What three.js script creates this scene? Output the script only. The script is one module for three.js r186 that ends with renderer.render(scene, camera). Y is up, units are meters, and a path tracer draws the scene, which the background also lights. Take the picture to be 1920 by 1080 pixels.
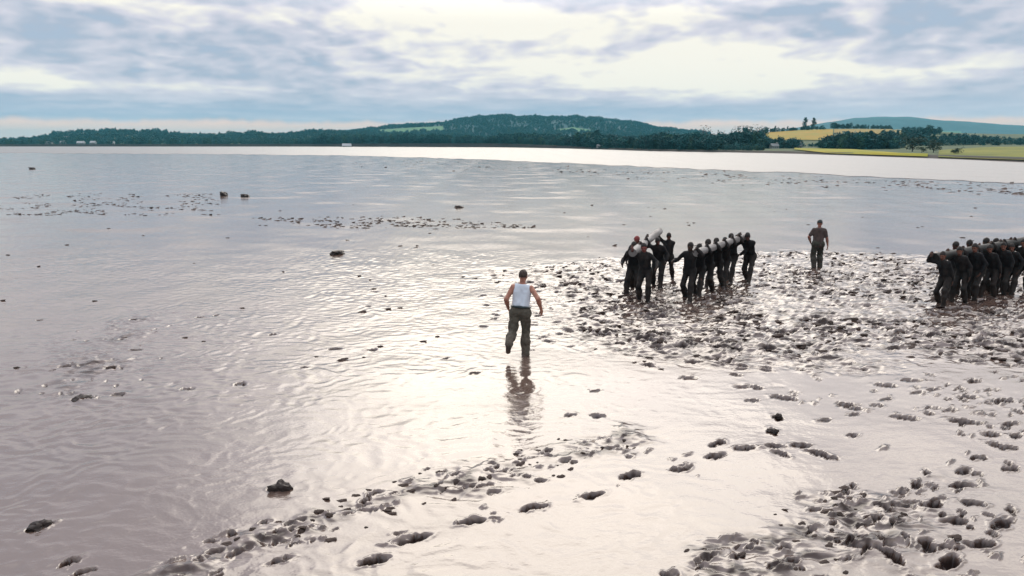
import * as THREE from 'three';
import { mergeGeometries } from 'three/addons/utils/BufferGeometryUtils.js';

// ------------------------------------------------------------------ camera, sky, sun, exposure
const F = 1371, HY = 269, CAMH = 4.4;                      // focal length and horizon in a 1920 x 1080 frame, height in metres
const PITCH = Math.atan((540 - HY) / F);
const scene = new THREE.Scene();
const camera = new THREE.PerspectiveCamera(2 * Math.atan(540 / F) * 180 / Math.PI, 16 / 9, 0.1, 30000);
camera.position.set(0, CAMH, 0);
camera.rotation.set(-PITCH, 0, 0);
scene.add(camera);

const SUN_AZ = 1.5, SUN_EL = 34;                              // degrees, ahead and just right of the middle
const R = d => d * Math.PI / 180;
const sunDir = new THREE.Vector3(Math.sin(R(SUN_AZ)) * Math.cos(R(SUN_EL)), Math.sin(R(SUN_EL)), -Math.cos(R(SUN_AZ)) * Math.cos(R(SUN_EL)));
const sun = new THREE.DirectionalLight(new THREE.Color().setRGB(1, 0.9, 0.76), 0.5);
sun.position.copy(sunDir).multiplyScalar(120).add(new THREE.Vector3(4, 0, -22));
sun.target.position.set(4, 0, -22);
sun.castShadow = true; sun.shadow.radius = 80;
Object.assign(sun.shadow.camera, { left: -40, right: 40, top: 40, bottom: -40, near: 1, far: 400 });
sun.shadow.mapSize.set(2048, 2048);
scene.add(sun, sun.target);

const renderer = new THREE.WebGLRenderer({ antialias: true });
renderer.toneMapping = THREE.LinearToneMapping;
renderer.toneMappingExposure = 1.2;
renderer.shadowMap.enabled = true;

// seeded random and noise
function rng(seed) { let a = seed >>> 0; return () => { a = (a + 0x6D2B79F5) | 0; let t = Math.imul(a ^ (a >>> 15), 1 | a); t = (t + Math.imul(t ^ (t >>> 7), 61 | t)) ^ t; return ((t ^ (t >>> 14)) >>> 0) / 4294967296; }; }
const PERM = new Uint8Array(1024), GX = new Float32Array(256), GY = new Float32Array(256), HV = new Float32Array(256);
{ const r = rng(7); const p = [...Array(256).keys()]; for (let i = 255; i > 0; i--) { const j = Math.floor(r() * (i + 1)); [p[i], p[j]] = [p[j], p[i]]; } for (let i = 0; i < 1024; i++) PERM[i] = p[i & 255]; for (let i = 0; i < 256; i++) { const a = r() * 6.2832; GX[i] = Math.cos(a); GY[i] = Math.sin(a); HV[i] = r() * 2 - 1; } }
function noise(x, y) {                                      // gradient noise, about -0.7 .. 0.7
  const xf = Math.floor(x), yf = Math.floor(y), X = xf & 255, Y = yf & 255, fx = x - xf, fy = y - yf;
  const u = fx * fx * fx * (fx * (fx * 6 - 15) + 10), v = fy * fy * fy * (fy * (fy * 6 - 15) + 10);
  const a = PERM[PERM[X] + Y], b = PERM[PERM[X + 1] + Y], c = PERM[PERM[X] + Y + 1], d = PERM[PERM[X + 1] + Y + 1];
  const p = GX[a] * fx + GY[a] * fy, q = GX[b] * (fx - 1) + GY[b] * fy, r = GX[c] * fx + GY[c] * (fy - 1), s = GX[d] * (fx - 1) + GY[d] * (fy - 1);
  return p + (q - p) * u + ((r + (s - r) * u) - (p + (q - p) * u)) * v;
}
function noise3(x, y, z) {                                  // value noise, -1 .. 1
  const xf = Math.floor(x), yf = Math.floor(y), zf = Math.floor(z), X = xf & 255, Y = yf & 255, Z = zf & 255;
  let u = x - xf, v = y - yf, w = z - zf; u = u * u * (3 - 2 * u); v = v * v * (3 - 2 * v); w = w * w * (3 - 2 * w);
  const h = (i, j, k) => HV[PERM[PERM[PERM[X + i] + Y + j] + Z + k]];
  const l = (a, b, t) => a + (b - a) * t;
  return l(l(l(h(0, 0, 0), h(1, 0, 0), u), l(h(0, 1, 0), h(1, 1, 0), u), v), l(l(h(0, 0, 1), h(1, 0, 1), u), l(h(0, 1, 1), h(1, 1, 1), u), v), w);
}
function fbm(x, y, o) { let s = 0, a = 1, t = 0; for (let i = 0; i < o; i++) { s += a * noise(x + i * 17.3, y - i * 9.1); t += a; a *= 0.52; x *= 2.03; y *= 2.03; } return s / t * 1.5; }
const clamp = (x, a = 0, b = 1) => Math.min(b, Math.max(a, x));
const sstep = (a, b, x) => { const t = clamp((x - a) / (b - a)); return t * t * (3 - 2 * t); };
const lerp = (a, b, t) => a + (b - a) * t;
function interp(pts, x) { if (x <= pts[0][0]) return pts[0][1]; for (let i = 1; i < pts.length; i++) if (x <= pts[i][0]) { const [a, b] = pts[i - 1], [c, d] = pts[i]; return lerp(b, d, (x - a) / (c - a)); } return pts[pts.length - 1][1]; }

// a direction and points in the world from where things lie in the photograph
const SP = Math.sin(PITCH), CP = Math.cos(PITCH);
function ray(px, py) { return [px - 960, (540 - py) * CP - F * SP, -(540 - py) * SP - F * CP]; }
function atDepth(px, py, depth) { const [x, y, z] = ray(px, py), t = -depth / z; return new THREE.Vector3(x * t, CAMH + y * t, z * t); }
function ground(px, py) { const [x, y, z] = ray(px, py), t = -CAMH / y; return new THREE.Vector3(x * t, 0, z * t); }
function project(x, y, z) { const dy = y - CAMH; const cy = dy * CP - z * SP, cz = dy * SP + z * CP; return [960 + F * x / -cz, 540 - F * cy / -cz]; }

// the sky: broken cloud, warm along the horizon, brightest round the veiled sun
const SKY = [
  // px, py, half width, half height, weight (negative is blue-grey cloud)
  [130, 45, 125, 20, -0.75], [560, 8, 150, 28, -0.4], [1115, 4, 110, 20, -0.85], [1430, 40, 175, 42, -0.75], [1540, 70, 60, 22, -0.4], [1800, 55, 170, 75, -0.75], [1700, 20, 80, 30, -0.3], [1640, 88, 60, 22, -0.4], [1670, 150, 75, 15, -0.5], [1870, 165, 130, 22, -0.4],
  [320, 125, 330, 50, -0.35], [640, 150, 260, 30, -0.3], [250, 208, 600, 20, -0.45], [1050, 205, 400, 22, -0.35], [1500, 208, 400, 12, -0.2], [960, 100, 140, 16, -0.35], [1120, 105, 120, 12, -0.3], [450, 85, 200, 30, -0.25],
  [190, 10, 70, 15, 0.8], [50, 155, 100, 18, 0.65], [280, 166, 170, 9, 0.5], [1250, 40, 42, 60, 0.6], [1600, 55, 30, 60, 0.55], [1100, 125, 420, 42, 0.35], [1420, 140, 280, 30, 0.4], [820, 40, 200, 18, 0.4], [1760, 140, 120, 10, 0.5], [215, 196, 35, 4, 0.35], [960, 45, 90, 25, 0.4], [1720, 70, 22, 40, 0.3], [370, 190, 60, 6, 0.25],
].map(([x, y, w, h, k]) => [Math.atan2(x - 960, 1397.5) * 57.2958, Math.atan((269 - y) * 0.97 / Math.hypot(1371, 0.8 * (x - 960))) * 57.2958, w / 1397.5 * 57.2958, h / 1371 * 57.2958, k]);
function skyColor(az, el, o) {
  const e = Math.max(el, 0), se = Math.sin(R(e)) + 0.05, ce = Math.cos(R(e));
  const u = Math.sin(R(az)) * ce / se, v = Math.cos(R(az)) * ce / se;
  const wx = fbm(u * 0.9 + 3, v * 0.9, 3), wy = fbm(u * 0.9 + 31, v * 0.9 + 7, 3);
  const n1 = fbm(u * 0.55 + wx * 0.5, v * 0.42 + wy * 0.5, 6), n2 = fbm(u * 1.9 + wx * 0.7 + 11, v * 1.2 + wy * 0.6, 5);
  let t = 0.5 + 0.62 * n1 + 0.34 * n2;
  const n4 = 0.55 - 1.5 * Math.abs(fbm(az * 0.12 + wx * 0.5 + 5, el * 0.36 + wy * 0.4, 4)) - 0.5 * Math.abs(noise(az * 0.55, el * 1.3 + wx));
  const n5 = fbm(az * 0.3 + wy * 0.8 + 2, el * 0.85 + wx * 0.5, 5);
  const front = Math.abs(az) < 60 && el < 16;
  if (front) {
    t = lerp(t, 0.50 + 0.30 * n1 + 0.30 * n2 + (0.75 * n4 + 0.62 * n5) * sstep(2.2, 5, el), 1 - sstep(10, 15, el));
    const inside = (1 - sstep(11, 15, el)) * (1 - sstep(40, 58, Math.abs(az)));
    t += inside * (0.10 * sstep(-4, 6, az) * sstep(2.5, 5, el) - 0.06 * (1 - sstep(-20, -2, az)) + 0.08 * sstep(6, 10, el));
    const a2 = az + wx * 2.6 + n2 * 0.9, e2 = el + wy * 0.75 + n2 * 0.3;
    let b = 0;
    for (const [ba, be, bw, bh, k] of SKY) { const dx = (a2 - ba) / bw, dy = (e2 - be) / bh, q = dx * dx + dy * dy; if (q < 5) b += k * Math.exp(-q * 0.9); }
    t += b * inside * 0.95;
  }
  // a bank of heavy cloud stands left of the sun, above the frame
  const da = (az + 36 + wx * 7) / 21, de = (el - 25 + wy * 6) / 10, bank = Math.exp(-Math.pow(da * da + de * de, 1.6));
  t = lerp(t, 0.28 + 0.25 * n2, bank * 0.8);
  t = clamp(0.5 + (t - 0.49) * (el < 20 ? 1.18 : 1), -0.25, 1.25);
  let r, g, bl;
  if (t < 0.45) { const k = clamp((t + 0.25) / 0.7); r = lerp(0.33, 0.60, k); g = lerp(0.40, 0.59, k); bl = lerp(0.51, 0.66, k); }
  else { const k = clamp((t - 0.45) / 0.62); r = lerp(0.60, 0.87, k); g = lerp(0.59, 0.83, k); bl = lerp(0.67, 0.74, k); }
  // low warm light under the cloud base
  const edge = 1.55 + 0.25 * noise(az * 0.35, 3.3) + 0.12 * noise(az * 1.7, 8.3);
  const low = 1 - sstep(edge - 0.22, edge + 0.22, el + 0.15 * n2), mix = low * (0.8 + 0.25 * clamp(n2 + 0.4));
  r = lerp(r, 1.04, clamp(mix)); g = lerp(g, 0.69, clamp(mix)); bl = lerp(bl, 0.54, clamp(mix));
  const grey = sstep(edge, edge + 0.5, el) * (1 - sstep(2.2, 3.6, el)) * 0.3;
  r = lerp(r, 0.50, grey); g = lerp(g, 0.55, grey); bl = lerp(bl, 0.67, grey);
  // glow of the veiled sun
  const ca = Math.sin(R(el)) * Math.sin(R(SUN_EL)) + Math.cos(R(el)) * Math.cos(R(SUN_EL)) * Math.cos(R(az - SUN_AZ));
  const s = Math.acos(clamp(ca, -1, 1)) * 57.2958;
  const wide = az > SUN_AZ ? 55 : 28; const q2 = Math.pow((az - SUN_AZ) / wide, 2) + Math.pow((el - SUN_EL) / 18.5, 2);
  let glow = s < 90 ? 1.65 * Math.exp(-q2) + 0.9 * Math.exp(-Math.pow(s / 42, 2)) : 0;
  glow *= (1 - 0.9 * bank) * (0.7 + 0.6 * clamp(0.5 + n1 * 0.8 + n2 * 0.5)) * sstep(8.5, 14, el);
  const lift = 1 + 0.4 * sstep(10, 24, el);
  const cr = clamp(glow * 0.5) * 0.7; r = lerp(r, 0.86, cr); g = lerp(g, 0.80, cr); bl = lerp(bl, 0.71, cr);
  o[0] = r * lift * (1 + glow); o[1] = g * lift * (1 + glow * 0.97); o[2] = bl * lift * (1 + glow * 0.93);
}
{
  const w = 4096, h = 2048, data = new Float32Array(w * h * 4), c = [0, 0, 0];
  for (let j = 0; j < h; j++) {
    const el = (j + 0.5) / h * 180 - 90, step = el < -0.5 ? w : el < 18 ? 1 : el < 50 ? 2 : 4;
    for (let i = 0; i < w; i += step) {
      let az = ((i + step / 2) / w - 0.25) * 360; if (az > 180) az -= 360;
      const near = Math.abs(az) < 50 || step === w;
      const s2 = near ? step : Math.max(step, 4);
      if (i % s2 && s2 !== step) { const k = (j * w + i) * 4, q = (j * w + i - i % s2) * 4; for (let n = 0; n < 4; n++) data[k + n] = data[q + n]; continue; }
      skyColor(step === w ? 0 : az, Math.max(el, 0), c);
      if (step === w) { c[0] = 0.55; c[1] = 0.55; c[2] = 0.58; }
      for (let q = 0; q < step && i + q < w; q++) { const k = (j * w + i + q) * 4; data[k] = c[0]; data[k + 1] = c[1]; data[k + 2] = c[2]; data[k + 3] = 1; }
    }
  }
  const tex = new THREE.DataTexture(data, w, h, THREE.RGBAFormat, THREE.FloatType);
  tex.mapping = THREE.EquirectangularReflectionMapping; tex.magFilter = THREE.LinearFilter; tex.minFilter = THREE.LinearFilter;
  tex.needsUpdate = true;
  scene.background = tex; scene.environment = tex;
}
scene.fog = new THREE.FogExp2(new THREE.Color().setRGB(0.17, 0.64, 0.80), 0.00010);

// ------------------------------------------------------------------ helpers for naming
const used = {};
function numbered(n) { used[n] = (used[n] ?? -1) + 1; return used[n] ? `${n}_${String(used[n]).padStart(3, '0')}` : n; }
function put(o, name, { label, category, group, kind } = {}) { o.name = numbered(name); Object.assign(o.userData, label && { label }, category && { category }, group && { group }, kind && { kind }); scene.add(o); return o; }
function mesh(g, m, name, parent) { const o = new THREE.Mesh(g, m); o.castShadow = o.receiveShadow = true; o.name = name; if (parent) parent.add(o); return o; }
const rgb = (r, g, b) => new THREE.Color().setRGB(r, g, b);
function colored(geo, fn) { const p = geo.attributes.position, c = new Float32Array(p.count * 3); for (let i = 0; i < p.count; i++) { const k = fn(p.getX(i), p.getY(i), p.getZ(i), i); c[i * 3] = k[0]; c[i * 3 + 1] = k[1]; c[i * 3 + 2] = k[2]; } geo.setAttribute('color', new THREE.BufferAttribute(c, 3)); return geo; }
function dataTex(n, fn, repeat) { const d = new Uint8Array(n * n * 4); for (let j = 0; j < n; j++) for (let i = 0; i < n; i++) { const v = fn(i / n, j / n), k = (j * n + i) * 4; d[k] = d[k + 1] = d[k + 2] = clamp(v) * 255; d[k + 3] = 255; } const t = new THREE.DataTexture(d, n, n); t.wrapS = t.wrapT = THREE.RepeatWrapping; t.magFilter = THREE.LinearFilter; t.minFilter = THREE.LinearFilter; if (repeat) t.repeat.set(repeat[0], repeat[1]); t.needsUpdate = true; return t; }
function tileFbm(u, v, fx, fy, o, seed = 0) {                // tiles over 0..1
  let s = 0, a = 1, t = 0;
  for (let i = 0; i < o; i++) {
    const X = u * fx, Y = v * fy, n = (x, y) => noise(x + seed * 13.7 + i * 29.3, y + seed * 5.1 + i * 3.7);
    const bu = u, bv = v;
    s += a * (lerp(lerp(n(X, Y), n(X - fx, Y), bu), lerp(n(X, Y - fy), n(X - fx, Y - fy), bu), bv)); t += a; a *= 0.55; fx *= 2; fy *= 2;
  }
  return s / t * 1.6;
}

// ------------------------------------------------------------------ the mudflat
const G = (x, y) => { const p = ground(x, y); return [p.x, p.z]; };
// footprints and lumps pressed into the mud: [x, z, angle, half length, half width, depth, rim]
const stamps = [], CELLW = 0.8, buckets = new Map();
function stamp(x, z, ang, a, b, depth, rim, push = 0) {
  const s = { x, z, c: Math.cos(ang), s: Math.sin(ang), a, b, depth, rim, push, h: noise(x * 7.7, z * 7.7) };
  const ext = Math.max(a, b) * 1.75;
  for (let i = Math.floor((x - ext) / CELLW); i <= Math.floor((x + ext) / CELLW); i++) for (let j = Math.floor((z - ext) / CELLW); j <= Math.floor((z + ext) / CELLW); j++) { const k = i * 4096 + j; let l = buckets.get(k); if (!l) buckets.set(k, l = []); l.push(s); }
}
const rs = rng(11);
function inPoly(p, x, y) { let r = false; for (let i = 0, j = p.length - 1; i < p.length; j = i++) if ((p[i][1] > y) !== (p[j][1] > y) && x < (p[j][0] - p[i][0]) * (y - p[i][1]) / (p[j][1] - p[i][1]) + p[i][0]) r = !r; return r; }
// areas trodden by the groups, drawn on the ground in metres
const CHURN = [[895, 522], [1000, 500], [1150, 488], [1300, 490], [1450, 468], [1560, 474], [1700, 480], [1800, 478], [2300, 470], [2300, 700], [1930, 690], [1800, 672], [1650, 655], [1560, 690], [1450, 685], [1340, 690], [1240, 668], [1150, 655], [1080, 640], [1020, 600], [1060, 560], [1000, 540]].map(p => G(...p));
const TRAIL = [[320, 1075], [560, 985], [720, 935], [880, 895], [1040, 855], [1180, 822]].map(p => G(...p));
const TRAIL2 = [[1290, 1110], [1450, 1030], [1580, 985], [1700, 960], [1560, 950]].map(p => G(...p));
function distLine(l, x, z) { let m = 1e9, at = 0; for (let i = 1; i < l.length; i++) { const [a, b] = l[i - 1], [c, d] = l[i], t = clamp(((x - a) * (c - a) + (z - b) * (d - b)) / ((c - a) ** 2 + (d - b) ** 2)), q = Math.hypot(x - a - t * (c - a), z - b - t * (d - b)); if (q < m) { m = q; at = i - 1 + t; } } return [m, at / (l.length - 1)]; }
const TRAILS = [[TRAIL, 0.38, 0.62], [TRAIL2, 0.5, 0.66], [[[1740, 1100], [1800, 1000], [1850, 920]].map(p => G(...p)), 0.45, 0.4], [[[90, 770], [150, 700], [215, 640], [245, 600]].map(p => G(...p)), 0.75, 0.42], [[[900, 520], [1010, 505], [1150, 490]].map(p => G(...p)), 0.9, 0.4], [[[1000, 560], [1080, 590], [1200, 650], [1400, 690], [1700, 670]].map(p => G(...p)), 0.7, 0.45]];
// how trodden the mud is, 0 to 1, on a grid of 0.2 m, with soft edges
const MX0 = -14, MZ0 = -38, MC = 0.2, MW = 215, MH = 170; let MASK = new Float32Array(MW * MH);
for (let j = 0; j < MH; j++) for (let i = 0; i < MW; i++) { const x = MX0 + i * MC, z = MZ0 + j * MC, w = 0.6 * noise(x * 0.4, z * 0.4) + 0.4 * noise(x * 1.3, z * 1.3); MASK[j * MW + i] = inPoly(CHURN, x + w * 1.4, z + w * 2.4) ? 1 : 0; }
for (let pass = 0; pass < 2; pass++) { const o = new Float32Array(MW * MH); for (let j = 0; j < MH; j++) for (let i = 0; i < MW; i++) { let v = 0, n = 0; for (let q = -5; q <= 5; q++) for (let p = -3; p <= 3; p++) { const a = clamp(i + p, 0, MW - 1), b = clamp(j + q, 0, MH - 1); v += MASK[b * MW + a]; n++; } o[j * MW + i] = v / n; } MASK = o; }
for (let j = 0; j < MH; j++) for (let i = 0; i < MW; i++) { const x = MX0 + i * MC, z = MZ0 + j * MC; for (const [l, w, k] of TRAILS) { const v = k * Math.exp(-Math.pow(distLine(l, x, z)[0] / w, 2)); if (v > MASK[j * MW + i]) MASK[j * MW + i] = v; } }
function trodden(x, z) { const u = (x - MX0) / MC, v = (z - MZ0) / MC, i = Math.floor(u), j = Math.floor(v); if (i < 0 || j < 0 || i >= MW - 1 || j >= MH - 1) return 0; const k = j * MW + i, a = u - i, b = v - j; return lerp(lerp(MASK[k], MASK[k + 1], a), lerp(MASK[k + MW], MASK[k + MW + 1], a), b); }
{
  const xs = CHURN.map(p => p[0]), zs = CHURN.map(p => p[1]);
  let n = 0;
  for (let i = 0; i < 60000 && n < 1500; i++) {
    const x = lerp(Math.min(...xs), 22, rs()), z = lerp(Math.min(...zs), Math.max(...zs), rs());
    if (trodden(x, z) < 0.15 + 0.8 * rs() || noise(x * 0.6, z * 0.6) + noise(x * 0.23 + 9, z * 0.23) * 0.8 < -0.28 + 0.35 * rs()) continue;
    const sz = 0.65 + rs() * 0.8;
    stamp(x, z, (rs() - 0.5) * 1.4 + 0.15, 0.15 * sz, 0.075 * sz, rs() < 0.75 ? 0.085 * sz : -0.05 * sz, 0.02 * sz); n++;
  }
  // loose trails where people walked through, and the scattered edge of the churned ground
  const along = (line, count, spread, big) => { for (let i = 0; i < count; i++) { const t = rs() * (line.length - 1), k = Math.min(Math.floor(t), line.length - 2), f = t - k, [a, b] = line[k], [c, d] = line[k + 1]; const g = (rs() + rs() + rs() - 1.5) * spread, L = Math.hypot(c - a, d - b); const x = lerp(a, c, f) + (d - b) / L * g, z = lerp(b, d, f) - (c - a) / L * g; stamp(x, z, Math.atan2(d - b, c - a) + (rs() - 0.5) * 0.6, big * (0.45 + rs() * rs() * 1.3), big * (0.22 + rs() * 0.32), rs() < 0.65 ? big * 0.5 : -big * 0.34, big * 0.12); } };
  along(TRAIL, 95, 0.5, 0.115);
  along([[1290, 1120], [1430, 1050], [1570, 1000], [1700, 975]].map(p => G(...p)), 46, 0.75, 0.115);
  along([[1500, 950], [1640, 935], [1740, 950]].map(p => G(...p)), 26, 0.5, 0.11);
  along([[1740, 1100], [1800, 1000], [1840, 930]].map(p => G(...p)), 26, 1.2, 0.12);
  along([[100, 760], [150, 700], [215, 640], [240, 610]].map(p => G(...p)), 34, 1.2, 0.09);
  along([[1010, 560], [1080, 590], [1180, 640]].map(p => G(...p)), 46, 0.9, 0.12);
  along([[900, 525], [960, 560], [1010, 630], [1100, 660]].map(p => G(...p)), 36, 1.1, 0.11);
  along([[1880, 780], [1890, 740], [1915, 700]].map(p => G(...p)), 22, 0.7, 0.12);
  // single footprints that can be told apart: px, py, angle in degrees, length factor
  for (const [px, py, a, k] of [[700, 1052, 12, 1.2], [775, 1010, 14, 1.35], [882, 978, 12, 1.25], [1000, 951, 10, 1.2], [1112, 929, 14, 1.15], [1180, 893, 10, 1.1], [1275, 880, 12, 1], [1340, 855, 10, 1.15], [1398, 841, 5, 1.2], [1450, 836, -10, 1.1], [1345, 832, 20, 1], [1466, 851, -30, 0.9], [1500, 835, 0, 1], [1535, 850, -20, 1.35], [1558, 858, -15, 0.8], [1458, 783, 60, 0.9], [1449, 809, -45, 1], [1412, 752, 0, 0.7], [1417, 726, -20, 0.9], [1470, 746, -14, 1.5], [1585, 757, -12, 1.2], [1600, 764, -14, 1.1], [1545, 788, 4, 0.8], [1599, 777, 8, 0.8], [1597, 816, -5, 0.7], [1697, 783, -10, 1.6], [1810, 791, -12, 1.7], [1660, 722, -12, 1.4], [1710, 713, -3, 1.4], [1750, 730, 4, 0.9], [1815, 744, -6, 1.2], [1880, 751, -3, 1.4], [1660, 748, 3, 0.8], [1720, 736, -5, 0.8], [1830, 715, -5, 0.9], [1215, 686, -25, 1.2], [1300, 680, -10, 1], [1370, 683, 0, 0.9], [1380, 703, -20, 0.8], [1290, 708, -8, 1.1], [1390, 725, -8, 1], [1120, 780, -5, 0.9], [1115, 733, 0, 0.8], [1070, 778, 5, 0.7], [1835, 860, 0, 0.9], [1895, 878, 15, 1], [1810, 884, 18, 1.1], [1805, 911, 5, 1.25], [1825, 943, -10, 1.1], [1748, 946, 15, 1.3], [1880, 980, 16, 1.6], [1790, 978, 0, 1.1], [1740, 1024, 30, 1.1], [1835, 1020, 4, 1.3], [1780, 1055, 18, 1.3], [1668, 1040, -35, 1.4], [1610, 1025, -10, 1.1], [1720, 910, 35, 0.8], [1905, 770, 60, 0.8], [1893, 795, 10, 1], [1860, 815, -5, 1], [1905, 818, 20, 1], [1870, 835, -25, 1.1], [1890, 840, 5, 1], [905, 555, 20, 0.9], [912, 572, -30, 1], [938, 556, 10, 0.8], [925, 598, 20, 0.8], [930, 590, -20, 1], [1010, 592, 5, 0.8], [905, 612, 0, 0.8], [890, 700, 0, 0.6], [835, 672, 20, 0.6], [1000, 610, -15, 0.9], [1048, 625, 60, 0.8], [1030, 640, -10, 1.2], [1020, 632, -20, 0.8], [520, 917, 0, 0.9], [510, 628, 10, 0.7], [630, 655, 0, 1], [697, 656, 5, 0.9], [255, 657, 0, 0.9], [350, 730, 10, 0.8], [155, 748, 8, 1.2], [220, 741, 8, 0.8], [130, 1055, 30, 0.8], [75, 988, 20, 1], [155, 1075, 20, 0.8], [450, 720, 5, 0.7], [570, 690, 0, 0.6], [120, 688, 5, 0.7], [250, 600, 0, 0.7], [75, 600, 0, 0.7], [375, 595, 0, 0.7], [405, 592, 20, 0.6], [700, 547, 0, 0.9], [690, 575, 0, 0.6]]) {
    const [x, z] = G(px, py); stamp(x, z, R(-a * 2), 0.17 * k, 0.075 * Math.sqrt(k), 0.13, 0.015);
  }
  along([[1900, 700], [1885, 780], [1850, 860], [1790, 960], [1760, 1060]].map(p => G(...p)), 70, 1.3, 0.13);
  along([[1480, 745], [1620, 765], [1800, 790]].map(p => G(...p)), 16, 0.5, 0.12);
  along([[1180, 600], [1500, 690], [1900, 760]].map(p => G(...p)), 60, 1.6, 0.13);
  along([[690, 1050], [1000, 950], [1275, 880], [1450, 836]].map(p => G(...p)), 24, 0.35, 0.09);
}
let turned = 0;                                             // how much dark mud from below lies open here
function mudHeight(x, z, d) {
  let h = 0; turned = 0;
  const calm = sstep(0.5, -0.25, noise(x * 0.13 + 4, z * 0.09) + noise(x * 0.4, z * 0.3) * 0.4);
  // the film of water lies in small wind ripples, strongest left of the walking man
  const side = 1 - 0.75 * sstep(-2.0, 3.5, x + z * -0.02 + 1.5 * noise(x * 0.2, z * 0.2));
  const fade = 1 - sstep(26, 60, d);
  if (fade > 0) {
    const wx = x + 0.45 * noise(x * 0.8, z * 1.1) + 0.12 * noise(x * 3, z * 3), wz = z + 0.38 * noise(x * 0.7 + 7, z * 0.9 + 3) + 0.1 * noise(x * 2.3 + 1, z * 2.9);
    const r1 = noise(wx * 2.5, wz * 3.1), r2 = noise(wx * 4.6 + 5, wz * 6.4 + 2), r3 = noise(x * 7.3, z * 9.1);
    h += fade * side * (0.4 + 0.6 * calm) * (0.029 * (0.4 - Math.abs(r1)) + 0.012 * r2 + 0.0022 * r3);
    h += fade * 0.02 * noise(x * 0.7, z * 0.7);
  }
  if (d < 38) {
    const M = trodden(x, z);
    if (M > 0.04) {
      const amp = sstep(0.1, 0.75, M + 0.5 * noise(x * 0.8, z * 0.75) + 0.25 * noise(x * 1.7, z * 1.5));
      if (amp > 0) {
        turned = amp * sstep(-0.05, 0.3, noise(x * 2.6 + 17, z * 4.4) + 0.6 * noise(x * 6, z * 9)) * 0.95;
        const wx = x + 0.22 * noise(x * 2.1, z * 2.1), wz = z + 0.2 * noise(x * 1.9 + 8, z * 2.3);
        h += amp * (d < 14 ? 0.72 : 0.9) * (0.095 * noise(wx * 1.9, wz * 3.1) + 0.07 * (0.28 - Math.abs(noise(wx * 3.4 + 3, wz * 5.2))) + 0.028 * noise(x * 8, z * 10.5));
      }
    }
  }
  const l = buckets.get(Math.floor(x / CELLW) * 4096 + Math.floor(z / CELLW));
  if (l) {
    let lo = 0, hi = 0;
    const jx = 0.07 * noise(x * 6, z * 7) + 0.05 * noise(x * 16, z * 16), jz = 0.06 * noise(x * 7 + 40, z * 6) + 0.045 * noise(x * 15 + 9, z * 15);
    for (const s of l) {
      const dx = x - s.x + jx, dz = z - s.z + jz, u = (dx * s.c + dz * s.s) / s.a, v = (-dx * s.s + dz * s.c) / s.b, r = Math.sqrt(u * u + v * v);
      if (r > 1.75) continue;
      const body = (1 - sstep(0.35, 1.0, r)) * (0.85 + 0.3 * Math.sin(u * 2.6 + s.h * 20)), rim = Math.exp(-Math.pow((r - 1.12) / 0.2, 2)) * (0.55 + 0.45 * Math.sin(u * 2.1 + s.h * 9 + v));
      if (s.depth > 0) { lo = Math.max(lo, s.depth * body); hi = Math.max(hi, s.rim * rim); } else hi = Math.max(hi, -s.depth * (1 - sstep(0.2, 1.0, r)));
    }
    h += hi * (lo > 0.02 ? 0.3 : 1) - lo; turned = Math.max(turned, sstep(0.01, 0.05, lo), 0.7 * sstep(0.03, 0.06, hi));
  }
  return h;
}
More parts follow.
